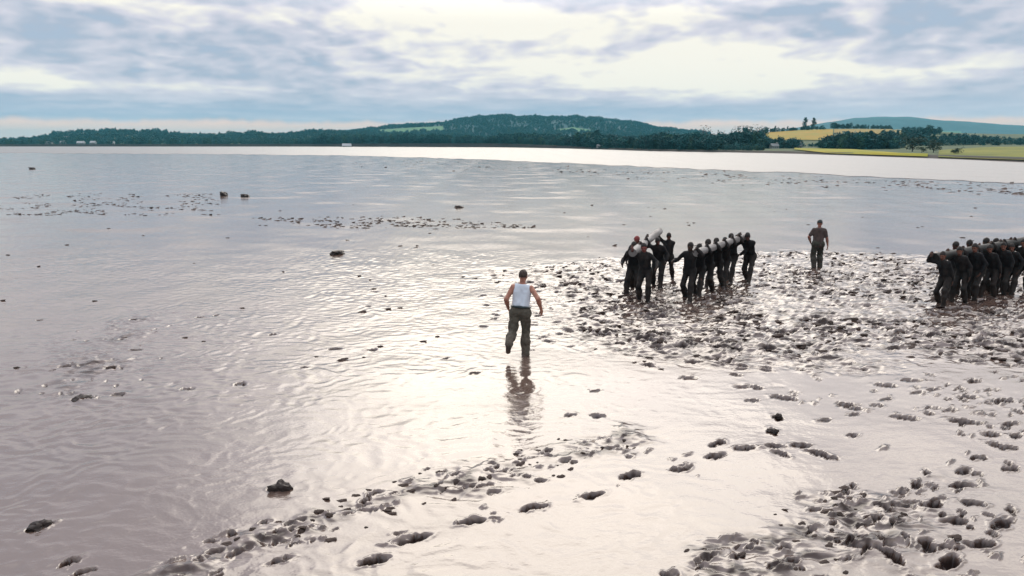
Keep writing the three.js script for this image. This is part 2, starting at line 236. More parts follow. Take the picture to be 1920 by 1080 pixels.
{
  const cols = [-3.2, -2.2, -1.6, -1.25, -1.05];
  for (let p = -330; p <= 2250; p += 2.65) cols.push((p - 960) / 1397.5);
  cols.push(1.05, 1.25, 1.6, 2.2, 3.2);
  const depths = [];
  for (let y = 1330; y > 700; y -= 1.7) depths.push(-ground(960, y).z);
  for (let y = 700; y > 466; y -= 0.75) depths.push(-ground(960, y).z);
  for (let y = 466; y > 280; y -= 2) depths.push(-ground(960, y).z);
  depths.push(700, 1000, 2000, 5000, 9000);
  const tone = []; const nc = cols.length, nr = depths.length, pos = new Float32Array((nc * nr + 4) * 3), uv = new Float32Array((nc * nr + 4) * 2), idx = [];
  for (let j = 0; j < nr; j++) for (let i = 0; i < nc; i++) {
    const d = depths[j], x = d * cols[i], z = -d, k = j * nc + i;
    const edge = sstep(0, 12, j) * (Math.abs(cols[i]) > 0.95 ? 0 : 1);
    pos[k * 3] = x; pos[k * 3 + 1] = edge && d < 70 ? mudHeight(x, z, d) * edge : 0; pos[k * 3 + 2] = z; uv[k * 2] = x; uv[k * 2 + 1] = -z; if (!(edge && d < 70)) turned = 0; tone.push(lerp(1, 0.30, turned), lerp(1, 0.30, turned), lerp(1, 0.34, turned));
    if (i && j) { const a = k - nc - 1, b = k - nc, c = k - 1; idx.push(a, b, k, a, k, c); }
  }
  const o = nc * nr;                                           // the flat goes on behind and beside the camera
  [[-900, 900], [900, 900]].forEach(([x, z], n) => { pos.set([x, 0, z], (o + n) * 3); uv.set([x, -z], (o + n) * 2); });
  for (let i = 1; i < nc; i++) idx.push(i < nc / 2 ? o : o + 1, i, i - 1);
  idx.push(o, o + 1, Math.floor(nc / 2));
  for (let j = 1; j < nr; j++) { idx.push(o, (j - 1) * nc, j * nc); idx.push(o + 1, (j + 1) * nc - 1, j * nc - 1); }
  const g = new THREE.BufferGeometry();
  g.setAttribute('position', new THREE.BufferAttribute(pos, 3)); g.setAttribute('uv', new THREE.BufferAttribute(uv, 2)); tone.push(1, 1, 1, 1, 1, 1); for (let k = 0; k < 6; k++) tone.push(1); g.setAttribute('color', new THREE.Float32BufferAttribute(tone, 3)); g.setIndex(idx);
  g.computeVertexNormals();
  const bump = dataTex(1024, (u, v) => 0.5 + 0.33 * tileFbm(u, v, 6, 14, 5) + 0.1 * tileFbm(u, v, 60, 90, 2, 3), [1 / 3.7, 1 / 3.7]);
  const rough = dataTex(1024, (u, v) => { const n = tileFbm(u, v, 5, 8, 6, 5); return 0.10 + 0.18 * sstep(-0.1, 0.5, n); }, [1 / 23, 1 / 23]);
  const tint = dataTex(512, (u, v) => 0.82 + 0.3 * tileFbm(u, v, 6, 6, 6, 8), [1 / 17, 1 / 17]);
  const bw = 2048, bh = 1024, wet = new Uint8Array(bw * bh * 4).fill(255), x0 = -14, v0 = 4.5, ww = 43, hh = 33;
  for (let j = 4; j < bh - 4; j++) for (let i = 4; i < bw - 4; i++) {
    const x = x0 + (i + 0.5) / bw * ww, d = v0 + (j + 0.5) / bh * hh;
    if (Math.abs(x) > d * 0.85 + 1 || (trodden(x, -d) < 0.04 && !buckets.has(Math.floor(x / CELLW) * 4096 + Math.floor(-d / CELLW)))) continue;
    mudHeight(x, -d, d); wet[(j * bw + i) * 4 + 3] = 255 * lerp(1, 0.16, turned);
  }
  const wetMap = new THREE.DataTexture(wet, bw, bh); wetMap.magFilter = wetMap.minFilter = THREE.LinearFilter; wetMap.wrapS = wetMap.wrapT = THREE.ClampToEdgeWrapping;
  wetMap.repeat.set(1 / ww, 1 / hh); wetMap.offset.set(-x0 / ww, -v0 / hh); wetMap.needsUpdate = true;
  const m = new THREE.MeshPhysicalMaterial({ specularIntensityMap: wetMap, color: rgb(0.135, 0.092, 0.074), roughness: 1, roughnessMap: rough, bumpMap: bump, bumpScale: 0.012, map: tint, vertexColors: true, ior: 1.9 });
  const o2 = mesh(g, m, 'mudflat'); put(o2, 'mudflat', { kind: 'structure', label: 'wet grey brown tidal mud with footprints and a film of water' });
}

// ------------------------------------------------------------------ land beyond the river
const SHORE = [[-700, 274], [0, 274.6], [600, 274.8], [950, 276.2], [1100, 279], [1220, 283.2], [1400, 286.5], [1500, 288.6], [1600, 292], [1800, 299], [1920, 304.5], [2300, 322]];
const shoreD = px => -ground(960, interp(SHORE, px)).z;
const RIDGES = [
  { d: 1900, f: 800, b: 900, p: [[-700, 262], [-200, 264], [0, 268], [50, 267], [75, 262], [110, 254], [140, 251], [180, 251], [225, 249], [270, 252], [293, 248.5], [320, 252], [345, 258], [400, 257], [460, 256], [475, 253], [500, 255], [560, 254], [590, 249], [610, 249], [640, 253], [800, 258], [1000, 262], [1300, 268]] },
  { d: 2600, f: 1100, b: 1200, p: [[480, 272], [600, 258], [700, 244], [730, 239], [800, 235], [835, 232], [850, 230], [870, 226], [900, 222], [950, 220.5], [1000, 221.5], [1080, 223], [1130, 227], [1180, 231], [1205, 237], [1240, 243], [1300, 250], [1400, 258], [1700, 266]] },
  { d: 5200, f: 1400, b: 1500, p: [[450, 266], [560, 253], [620, 246], [660, 243], [690, 239.5], [740, 236], [800, 238], [900, 250], [1000, 262]] },
  { d: 4600, f: 1500, b: 1500, p: [[1250, 268], [1400, 256], [1480, 242], [1540, 231], [1600, 222], [1650, 219], [1700, 220], [1740, 224], [1800, 228.5], [1860, 232], [1920, 236.5], [2050, 243], [2400, 250]] },
  { d: 950, f: 520, b: 500, p: [[1150, 269], [1300, 263], [1400, 253], [1430, 249], [1500, 244], [1560, 243], [1640, 243], [1700, 246], [1800, 250], [1920, 252], [2300, 252]] },
];
for (const r of RIDGES) r.h = r.p.map(([px, py]) => [px, atDepth(960, py, r.d).y]);
function land(px, d) {
  const s = d - shoreD(px);
  if (s < 0) return -1.2 * sstep(0, -8, s) - 0.05;
  const x = d * (px - 960) / 1397.5;
  let h = 1.1 * sstep(0, 5, s) + 2.2 * sstep(20, 420, s) + 0.35 * noise(x * 0.02, d * 0.02) * sstep(10, 60, s);
  for (const r of RIDGES) { const k = d < r.d ? sstep(r.d - r.f, r.d, d) : 1 - sstep(r.d, r.d + r.b, d); if (k > 0) { const q = interp(r.h, px) * k; if (q > h) h = q + 0; } }
  return h + fbm(x * 0.006, d * 0.006, 4) * Math.min(6, d * 0.0022) * sstep(30, 300, s);
}
const landX = (px, d) => d * (px - 960) / 1397.5;
const projY = (h, d) => project(0, h, -d)[1];
function depthAt(px, py, from = 0) {                             // where a sight line meets the land
  let d = Math.max(shoreD(px) + 1, from), last = d;
  for (let i = 0; i < 3000 && d < 6000; i++) { if (projY(land(px, d), d) <= py) { let a = last, b = d; for (let k = 0; k < 12; k++) { const m = (a + b) / 2; if (projY(land(px, m), m) <= py) b = m; else a = m; } return b; } last = d; d *= 1.004; }
  return null;
}
{
  const nx = 560, nd = 260, pos = [], col = [], idx = [];
  for (let j = 0; j <= nd; j++) for (let i = 0; i <= nx; i++) {
    const px = lerp(-460, 2380, i / nx), s0 = shoreD(px) - 9, t = j / nd, d = s0 + (j < 40 ? j * 0.9 : 35 + Math.pow((j - 40) / (nd - 40), 2.2) * (6300 - s0));
    const h = land(px, d), x = landX(px, d), s = d - s0 - 9;
    pos.push(x, h, -d);
    const n = 0.75 + 0.5 * clamp(0.5 + noise(x * 0.03, d * 0.03) + 0.5 * noise(x * 0.1, d * 0.1));
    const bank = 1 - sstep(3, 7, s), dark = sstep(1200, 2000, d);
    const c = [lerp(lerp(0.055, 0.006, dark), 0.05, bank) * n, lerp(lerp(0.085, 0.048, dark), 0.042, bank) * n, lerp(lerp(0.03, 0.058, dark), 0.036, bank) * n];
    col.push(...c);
    if (i && j) { const k = j * (nx + 1) + i, a = k - nx - 2, b = k - nx - 1, c2 = k - 1; idx.push(a, b, k, a, k, c2); }
  }
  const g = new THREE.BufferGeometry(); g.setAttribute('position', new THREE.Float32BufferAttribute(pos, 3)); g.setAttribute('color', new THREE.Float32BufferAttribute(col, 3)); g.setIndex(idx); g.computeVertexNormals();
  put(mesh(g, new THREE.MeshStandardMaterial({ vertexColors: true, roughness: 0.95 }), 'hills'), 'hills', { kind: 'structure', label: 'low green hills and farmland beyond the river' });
}
// the river between the flat and the far shore
{
  const NEAR = [[-460, 285.5], [0, 287], [300, 288.5], [600, 291], [750, 294], [900, 298.5], [1100, 307], [1300, 315.5], [1500, 323.5], [1750, 335.5], [1920, 342], [2380, 360]];
  const pos = [], uv = [], idx = [], nx = 420, nd = 40;
  for (let j = 0; j <= nd; j++) for (let i = 0; i <= nx; i++) {
    const px = lerp(-460, 2380, i / nx), a = -ground(960, interp(NEAR, px)).z, x0 = landX(px, a);
    const n = a * (1 + 0.09 * noise(x0 * 0.05, 2.2) + 0.06 * noise(x0 * 0.21, 7.2) + 0.035 * noise(x0 * 0.7, 4.2)), d = lerp(n, shoreD(px) + 12, Math.pow(j / nd, 1.5)), x = landX(px, d);
    pos.push(x, 0.03, -d); uv.push(x, d);
    if (i && j) { const k = j * (nx + 1) + i, p = k - nx - 2, b = k - nx - 1, c = k - 1; idx.push(p, b, k, p, k, c); }
  }
  const g = new THREE.BufferGeometry(); g.setAttribute('position', new THREE.Float32BufferAttribute(pos, 3)); g.setAttribute('uv', new THREE.Float32BufferAttribute(uv, 2)); g.setIndex(idx); g.computeVertexNormals();
  const bump = dataTex(512, (u, v) => 0.5 + 0.4 * tileFbm(u, v, 8, 12, 4, 2), [1 / 9, 1 / 9]);
  put(mesh(g, new THREE.MeshPhysicalMaterial({ color: rgb(0.12, 0.115, 0.105), roughness: 0.32, ior: 1.6, bumpMap: bump, bumpScale: 0.42 }), 'river'), 'river', { kind: 'structure', label: 'bright river channel between the mudflat and the far shore' });
}
// fields: corners in the photograph (left to right along the top, then the bottom), laid on the land
function field(px0, px1, top, bottom, colors, label, row = 0) {
  const nx = 46, ny = 16, pos = [], col = [], idx = [];
  for (let j = 0; j <= ny; j++) for (let i = 0; i <= nx; i++) {
    const px = lerp(px0, px1, i / nx), yb = interp(bottom, px), yt = interp(top, px);
    const db = depthAt(px, yb) ?? 900, dt = Math.max(depthAt(px, yt, db) ?? db + 60, db + 3), d = lerp(db, dt, j / ny), x = landX(px, d);
    pos.push(x, land(px, d) + 0.25 + d * 0.0004, -d);
    const n = clamp(0.5 + noise(x * 0.045, d * 0.03) + 0.6 * noise(x * 0.2, d * 0.11) + (row ? 0.2 * Math.sin(x * row) : 0));
    col.push(...[0, 1, 2].map(q => lerp(colors[0][q], colors[1][q], n)));
    if (i && j) { const k = j * (nx + 1) + i, a = k - nx - 2, b = k - nx - 1, c = k - 1; idx.push(a, b, k, a, k, c); }
  }
  const g = new THREE.BufferGeometry(); g.setAttribute('position', new THREE.Float32BufferAttribute(pos, 3)); g.setAttribute('color', new THREE.Float32BufferAttribute(col, 3)); g.setIndex(idx); g.computeVertexNormals();
  put(mesh(g, new THREE.MeshStandardMaterial({ vertexColors: true, roughness: 0.95 }), 'field'), 'field', { kind: 'structure', label });
}
const YEL = [[0.34, 0.20, 0.006], [0.22, 0.20, 0.01]], YG = [[0.20, 0.22, 0.005], [0.32, 0.27, 0.005]], GRN = [[0.05, 0.15, 0.06], [0.07, 0.18, 0.07]], DGR = [[0.10, 0.12, 0.004], [0.19, 0.19, 0.006]];
const FIELDS = [
  [1424, 1560, [[1424, 250], [1500, 245], [1560, 243]], [[1424, 262], [1560, 264]], YEL, 'yellow crop field on the slope left of the dark wood'],
  [1562, 1690, [[1562, 243], [1690, 243]], [[1562, 250], [1690, 264]], [[0.28, 0.19, 0.03], [0.2, 0.16, 0.03]], 'mustard yellow field on the slope behind the dark wood'],
  [1490, 1742, [[1490, 278.5], [1600, 281], [1742, 293]], [[1490, 281.5], [1560, 289], [1700, 294], [1742, 295.5]], YG, 'narrow bright yellow green field along the right shore'],
  [1762, 2200, [[1762, 283], [1850, 277], [1920, 276], [2200, 278]], [[1762, 296.5], [1920, 302], [2200, 314]], DGR, 'olive green field rising from the shore at the right edge'],
  [1040, 1118, [[1040, 244], [1075, 239], [1118, 246]], [[1040, 246.5], [1118, 247.5]], GRN, 'small green field in the woods of the middle hill'],
  [712, 832, [[712, 244], [760, 240.5], [832, 237]], [[712, 249], [832, 247]], GRN, 'long green field below the wood on the left of the middle hill'],
  [1745, 1800, [[1745, 246], [1800, 247]], [[1745, 251], [1800, 252]], GRN, 'green meadow between hedges on the right slope'],
];
for (const f of FIELDS) field(f[0], f[1], f[2], f[3], f[4], f[5]);
const inField = (px, py) => FIELDS.some(f => px > f[0] && px < f[1] && py > interp(f[2], px) && py < interp(f[3], px));

// foliage: crowns of many small leaf clumps round a few boughs
function crownGeo(seed, n, conical, size = 0.17) {
  const r = rng(seed), pos = [], lobes = [];
  for (let i = 0; i < 9; i++) { const a = r() * 6.28, y = conical ? i / 9 : 0.25 + r() * 0.6, q = conical ? (1 - y) * 0.16 : 0.30 * Math.sin(Math.PI * clamp(y)) * Math.sqrt(r()); lobes.push([Math.cos(a) * q, y, Math.sin(a) * q, conical ? 0.05 + (1 - y) * 0.12 : 0.15 + r() * 0.13]); }
  for (let i = 0; i < n; i++) {
    const l = lobes[Math.floor(r() * lobes.length)], v = new THREE.Vector3(r() - 0.5, r() - 0.5, r() - 0.5).normalize(), k = l[3] * Math.pow(r(), 0.35);
    const c = [l[0] + v.x * k, l[1] + v.y * k * 0.85, l[2] + v.z * k], s = size * (0.5 + r() * 0.7);
    for (let q = 0; q < 3; q++) { const w = new THREE.Vector3(r() - 0.5, (r() - 0.5) * 0.8, r() - 0.5).normalize().multiplyScalar(s * 0.6); pos.push(c[0] + w.x, c[1] + w.y, c[2] + w.z); }
  }
  const g = new THREE.BufferGeometry(); g.setAttribute('position', new THREE.Float32BufferAttribute(pos, 3)); g.computeVertexNormals(); return g;
}
const leafMat = new THREE.MeshStandardMaterial({ color: rgb(1, 1, 1), roughness: 0.9, side: THREE.DoubleSide });
const crowns = [crownGeo(1, 260), crownGeo(2, 260), crownGeo(3, 260), crownGeo(4, 220, true)];
function wood(name, label, seed, count, pick) {
  const r = rng(seed), lists = crowns.map(() => []);
  let n = 0;
  for (let i = 0; i < count * 12 && n < count; i++) {
    const p = pick(r); if (!p) continue;
    const [px, d, h] = p, y = land(px, d), py = projY(y, d);
    if (inField(px, py) || d < shoreD(px) + 4) continue;
    const big = 0.85 + 0.75 * noise(landX(px, d) * 0.018, d * 0.006) + 0.35 * noise(landX(px, d) * 0.06, d * 0.02);
    lists[r() < 0.12 ? 3 : Math.floor(r() * 3)].push([landX(px, d), y, -d, h * big * (0.7 + r() * 0.5), r(), r()]); n++;
  }
  const o = new THREE.Group(), q = new THREE.Matrix4(), e = new THREE.Euler(), c = new THREE.Color();
  lists.forEach((l, k) => {
    if (!l.length) return;
    const im = new THREE.InstancedMesh(crowns[k], leafMat, l.length); im.name = 'crowns'; im.castShadow = im.receiveShadow = true;
    l.forEach(([x, y, z, h, a, b], i) => {
      q.compose(new THREE.Vector3(x, y - h * 0.06, z), new THREE.Quaternion().setFromEuler(e.set(0, a * 6.28, 0)), new THREE.Vector3(h * (0.95 + b * 0.35), h, h * (0.95 + b * 0.35))); im.setMatrixAt(i, q);
      const w = h > 6 && z < -1100 ? 0.8 + b * 0.3 : 0.55 + b * 0.75; c.setRGB(0.012 * w * (a > 0.85 ? 2 : 1), 0.082 * w, 0.082 * w * (a > 0.85 ? 0.6 : 1)); im.setColorAt(i, c);
    });
    o.add(im);
  });
  put(o, name, { kind: 'stuff', label, category: 'woodland' });
}
const U = (r, a, b) => a + (b - a) * r();
wood('woodland', 'dark teal wood covering the low hill at the far left', 21, 5200, r => { const px = U(r, -440, 640); const d = U(r, 1150, 1980); return [px, d, 11]; });
wood('woodland', 'wood covering the broad hill in the middle distance', 22, 9000, r => { const px = U(r, 640, 1330), d = U(r, 1500, 2700); return [px, d, 11]; });
wood('woodland', 'dark trees along the far shore below the middle hill', 23, 2200, r => { const px = U(r, 540, 1120), d = shoreD(px) + 5 + Math.pow(r(), 1.6) * 330; return [px, d, px < 600 ? 9 : 12]; });
wood('woodland', 'dark trees along the shore right of the middle hill', 24, 1500, r => { const px = U(r, 1080, 1432), d = shoreD(px) + 5 + Math.pow(r(), 1.4) * 300; return [px, d, 9.5 - (px > 1350 && d < shoreD(px) + 90 ? 6 : 0)]; });
wood('woodland', 'round dark wood between the yellow fields', 25, 280, r => { const px = U(r, 1536, 1700), d = U(r, 395, 470); const k = 1 - Math.pow(Math.abs((px - 1612) / 92), 3); return r() < k ? [px, d, 8.3 * (0.5 + 0.5 * k)] : null; });
wood('woodland', 'line of dark trees across the farmland on the right', 26, 380, r => { const px = U(r, 1660, 2300), d = U(r, 520, 640); return [px, d, px < 1720 ? 10 : 7]; });
if (0) wood('woodland', 'wood on the blue far hill at the right', 27, 3500, r => { const px = U(r, 1440, 2300), d = U(r, 3600, 4700); return [px, d, 13]; });
if (0) wood('woodland', 'wood on the pale far hill left of the middle hill', 28, 900, r => { const px = U(r, 560, 850), d = U(r, 4600, 5250); return [px, d, 13]; });
wood('hedgerow', 'hedges and bushes between the fields on the right', 29, 420, r => { const k = Math.floor(r() * 5); const seg = [[1425, 1500, 470, 8], [1424, 1545, 840, 7], [1560, 1700, 900, 8], [1440, 1560, 520, 4], [1640, 1760, 780, 8]][k]; return [U(r, seg[0], seg[1]), seg[2] + U(r, -12, 12), seg[3] * U(r, 0.5, 1)]; });

// single trees that stand clear of the woods: px, depth, height, crown kind
const barkMat = new THREE.MeshStandardMaterial({ color: rgb(0.05, 0.04, 0.032), roughness: 0.95 });
function tree(px, d, h, kind, width, label, group, tone = [0.028, 0.055, 0.036]) {
  const t = new THREE.Group(), y = land(px, d); t.position.set(landX(px, d), y - 0.1, -d);
  const tr = [new THREE.CylinderGeometry(h * 0.016, h * 0.032, h * 0.6, 7).translate(0, h * 0.3, 0)], r = rng(Math.floor(px));
  for (let i = 0; i < 6; i++) { const g = new THREE.CylinderGeometry(h * 0.006, h * 0.012, h * 0.34, 5).translate(0, h * 0.17, 0); g.rotateZ(0.5 + r() * 0.4); g.rotateY(i * 1.05 + r()); g.translate(0, h * (0.3 + r() * 0.25), 0); tr.push(g); }
  mesh(mergeGeometries(tr), barkMat, 'trunk', t);
  const g = crownGeo(Math.floor(px) + 3, kind === 'bare' ? 260 : 620, kind === 'conifer', kind === 'bare' ? 0.07 : 0.11); g.scale(h * width, h, h * width);
  mesh(g, new THREE.MeshStandardMaterial({ color: rgb(...tone), roughness: 0.9, side: THREE.DoubleSide }), 'crown', t);
  put(t, 'tree', { label, category: 'tree', group });
}
tree(1507, 930, 16, 'conifer', 1.2, 'left one of two tall dark conifers on the ridge above the yellow field', 'trees standing clear on the far shore');
tree(1523, 925, 15, 'conifer', 1.3, 'right one of two tall dark conifers on the ridge above the yellow field', 'trees standing clear on the far shore');
tree(1323, 640, 16, 'bare', 1.0, 'thin round brown tree rising above the woods, leftmost against the pale sky', 'trees standing clear on the far shore', [0.06, 0.045, 0.035]);
tree(1384, 640, 15.5, 'bare', 1.2, 'brownish tree above the woods in the middle of the pale gap of sky', 'trees standing clear on the far shore', [0.055, 0.05, 0.04]);
tree(1402, 650, 14.5, 'round', 0.8, 'dark narrow tree between two brownish trees in the pale gap', 'trees standing clear on the far shore');
tree(1421, 640, 15, 'bare', 1.1, 'brownish tree at the right end of the woods above the yellow field corner', 'trees standing clear on the far shore', [0.06, 0.045, 0.035]);
tree(1712, 300, 7.5, 'round', 1.5, 'large dark green tree on the shore between the two shore fields', 'trees standing clear on the far shore');
tree(1752, 270, 5.2, 'round', 1.4, 'green tree on the shore just left of the olive field', 'trees standing clear on the far shore');
tree(1730, 262, 2.6, 'round', 1.9, 'low bush at the water edge left of the olive field', 'trees standing clear on the far shore', [0.04, 0.075, 0.04]);
tree(1798, 222, 2.3, 'round', 2.0, 'low round bush at the water edge before the olive field', 'trees standing clear on the far shore', [0.03, 0.065, 0.045]);
tree(1470, 460, 5, 'round', 1.5, 'small dark tree by the shore left of the narrow field', 'trees standing clear on the far shore');
tree(1560, 920, 9, 'round', 1.3, 'small tree on the ridge right of the two conifers', 'trees standing clear on the far shore');

// houses on the far shore
const roofMat = new THREE.MeshStandardMaterial({ color: rgb(0.20, 0.22, 0.23), roughness: 0.7 }), wallMat = new THREE.MeshStandardMaterial({ color: rgb(0.28, 0.31, 0.31), roughness: 0.9 }), paneMat = new THREE.MeshStandardMaterial({ color: rgb(0.04, 0.05, 0.06), roughness: 0.2 });
function house(px, d, w, h, dp, turn, label, roofed = roofMat) {
  const t = new THREE.Group(), y = land(px, d); t.position.set(landX(px, d), y - 0.4, -d); t.rotation.y = turn; w *= 0.66; h *= 0.75; dp *= 0.75;
  mesh(new THREE.BoxGeometry(w, h, dp).translate(0, h / 2, 0), wallMat, 'wall', t);
  const s = new THREE.Shape([new THREE.Vector2(-dp * 0.56, 0), new THREE.Vector2(dp * 0.56, 0), new THREE.Vector2(0, dp * 0.45)]);
  const roof = mesh(new THREE.ExtrudeGeometry(s, { depth: w * 1.06, bevelEnabled: false }).translate(0, h, -w * 0.53).rotateY(Math.PI / 2), roofed, 'roof', t);
  mesh(new THREE.BoxGeometry(0.9, 1.8, 0.9).translate(w * 0.36, h + dp * 0.42, 0), wallMat, 'chimney', roof);
  for (let i = 0; i < 3; i++) mesh(new THREE.BoxGeometry(w * 0.12, h * 0.26, 0.12).translate((i - 1) * w * 0.3, h * 0.6, dp / 2 + 0.02), paneMat, 'window', t);
  put(t, 'house', { label, category: 'house', group: 'houses on the far shore' });
}
const pale = new THREE.MeshStandardMaterial({ color: rgb(0.42, 0.44, 0.46), roughness: 0.6 });
house(650, 985, 17, 4, 9, 0.1, 'long white roofed house alone on the far shore below the pale hill', pale);
house(1124, 585, 6, 2.4, 4, 0.3, 'tiny pale house on the shore below the right end of the middle hill', pale);
house(92, 1155, 14, 4, 8, 0.1, 'pale house at the water edge, leftmost of the far left village');
house(118, 1180, 10, 5, 8, -0.2, 'second pale house from the left at the water edge of the village', pale);
house(152, 1160, 16, 4, 8, 0.1, 'wide pale house on the water edge in the middle of the village', pale);
house(175, 1165, 12, 4.5, 8, 0, 'pale house at the water edge right of the widest one', pale);
house(211, 1170, 9, 4, 7, 0.2, 'last pale house at the right end of the village', pale);
house(126, 1500, 14, 5, 9, 0.2, 'pale house on the slope above the village, the highest one', pale);
house(118, 1400, 13, 5, 9, -0.1, 'pale house on the slope just above the village waterfront', pale);
house(192, 1430, 12, 5, 9, 0.3, 'pale house on the slope above the right part of the village', pale);
house(1452, 455, 7, 2.6, 4.5, 0.1, 'grey shed left on the shore below the first yellow field');
house(1495, 462, 8, 2.6, 4.5, -0.1, 'grey shed right on the shore below the first yellow field');

// ------------------------------------------------------------------ lumps of mud
const mudMat = new THREE.MeshPhysicalMaterial({ color: rgb(0.034, 0.027, 0.024), roughness: 0.5, ior: 1.4, specularIntensity: 0.6 });
const dullMud = new THREE.MeshPhysicalMaterial({ color: rgb(0.062, 0.048, 0.042), roughness: 0.85, specularIntensity: 0.3 });
function lump(seed, detail, amp) {
  const g = new THREE.IcosahedronGeometry(1, detail), p = g.attributes.position;
  for (let i = 0; i < p.count; i++) { const x = p.getX(i), y = p.getY(i), z = p.getZ(i), k = 1 + amp * noise3(x * 1.6 + seed * 9, y * 1.6, z * 1.6) + amp * 0.5 * noise3(x * 4 + seed, y * 4 + 5, z * 4); p.setXYZ(i, x * k, y * k, z * k); }
  g.computeVertexNormals(); return g;
}
{
  const geos = [1, 2, 3, 4].map(s => lump(s, 3, 0.42)), lists = geos.map(() => []), r = rng(77);
  const add = (x, z, s, flat) => lists[Math.floor(r() * 4)].push([x, z, s, flat, r(), r()]);
  const inside = (fn, n, s0, s1, flat, x0, x1, y0, y1) => { let k = 0; for (let i = 0; i < n * 60 && k < n; i++) { const px = U(r, x0, x1), py = U(r, y0, y1); const [x, z] = G(px, py); if (fn(px, py, x, z)) { add(x, z, U(r, s0, s1), flat); k++; } } };
  const zs = CHURN.map(p => p[1]), z0 = Math.min(...zs), z1 = Math.max(...zs);
  for (let i = 0, k = 0; i < 40000 && k < 1500; i++) { const x = U(r, -2, 24), z = U(r, z0, z1); if (trodden(x, z) > 0.2 + 0.7 * r() && noise(x * 0.6, z * 0.6) + noise(x * 0.23 + 9, z * 0.23) * 0.8 > -0.2 + 0.3 * r()) { add(x, z, U(r, 0.02, 0.065), 0.34); k++; } }
  // bands of lumps far out on the flat
  inside((px, py) => { const c = interp([[470, 404], [620, 412], [760, 412], [1000, 420]], px), w = interp([[470, 2], [620, 12], [750, 14], [900, 8], [1000, 3]], px); return Math.abs(py - c - 5) < w * (0.4 + 0.6 * r()) && noise(px * 0.03, py * 0.2) > -0.1; }, 320, 0.03, 0.085, 0.25, 470, 1000, 400, 436);
  inside((px, py) => noise(px * 0.015, py * 0.14) > 0.02, 420, 0.03, 0.10, 0.15, -50, 420, 362, 404);
  inside((px, py) => { const c = interp([[600, 296], [900, 308], [1200, 322], [1500, 334], [1920, 352]], px); return Math.abs(py - c - 4) < 14 * r() && noise(px * 0.012, py * 0.25) > 0.0; }, 520, 0.06, 0.20, 0.08, 640, 2000, 296, 376);
  inside((px, py) => noise(px * 0.01 + 4, py * 0.08) > 0.12, 45, 0.03, 0.08, 0.35, 200, 1900, 380, 480);
  inside((px, py) => true, 30, 0.03, 0.06, 0.5, 0, 900, 430, 700);
  // spatter beside the foreground trail
  for (const [line, n, w] of [[TRAIL, 60, 0.45], [TRAIL2, 40, 0.6]]) for (let i = 0; i < n; i++) { const t = r() * (line.length - 1), k = Math.min(Math.floor(t), line.length - 2), f = t - k, g2 = (r() + r() + r() - 1.5) * w; add(lerp(line[k][0], line[k + 1][0], f) + g2 * 0.5, lerp(line[k][1], line[k + 1][1], f) + g2, U(r, 0.015, 0.04), 0.4); }
  const o = new THREE.Group(), q = new THREE.Matrix4(), e = new THREE.Euler(), c = new THREE.Color();
  lists.forEach((l, k) => {
    const im = new THREE.InstancedMesh(geos[k], dullMud, l.length); im.name = 'clods'; im.castShadow = im.receiveShadow = true;
    l.forEach(([x, z, s, flat, a, b], i) => { const st = 1.1 + b * 1.3; q.compose(new THREE.Vector3(x, (-z < 70 ? mudHeight(x, z, -z) : 0) + s * flat * 0.05, z), new THREE.Quaternion().setFromEuler(e.set((a - 0.5) * 0.5, (a - 0.5) * 1.5, (b - 0.5) * 0.4)), new THREE.Vector3(s * st, s * flat * (0.6 + a * 0.7), s)); im.setMatrixAt(i, q); const w = 0.6 + b * 0.8; c.setRGB(w, w, w); im.setColorAt(i, c); });
    o.add(im);
  });
  put(o, 'mud_clods', { kind: 'stuff', label: 'small dark clods thrown up all over the trodden mud', category: 'mud clods' });
}
// larger lumps that can be told apart
[[525, 917, 0.15, 0.10, 'dark lump of mud alone in the left foreground, the largest of the lumps'],
[75, 988, 0.12, 0.07, 'dark lump of mud near the left edge of the foreground'],
[155, 748, 0.17, 0.07, 'flat dark lump of mud at the left, below the patch of ripples'],
[632, 476, 0.36, 0.11, 'long flat dark lump alone on smooth wet mud left of the walking person'],
[420, 367, 0.42, 0.3, 'upright dark lump far out on the flat, left one of two'],
[459, 369, 0.46, 0.2, 'flat dark lump far out on the flat, right one of two'],
[60, 317, 0.7, 0.25, 'small dark lump far out at the left near the river'],
[860, 389, 0.36, 0.12, 'small dark lump far out right of the brown band of clods'],
[1458, 781, 0.07, 0.06, 'round dark lump in the footprints at the right, upper one'],
[1449, 808, 0.085, 0.055, 'round dark lump in the footprints at the right, lower one']].forEach(([px, py, s, hgt, label], i) => {
  const [x, z] = G(px, py), o = mesh(lump(20 + i, 4, 0.45), mudMat, 'mud_lump'); o.geometry.scale(s, hgt, s * 0.7); o.position.set(x, (-z < 70 ? Math.max(-0.03, mudHeight(x, z, -z)) : 0) + hgt * 0.25, z); o.rotation.y = i * 1.3 * 0.3;
  put(o, 'mud_lump', { label, category: 'mud lump', group: 'single lumps on the mudflat' });
});

// ------------------------------------------------------------------ people
const V = (x, y, z) => new THREE.Vector3(x, y, z);
const cap = (a, b, ra, rb = ra) => ({ a, b, ra, rb });
const ell = (c, r, ax) => ({ c, r, ax });
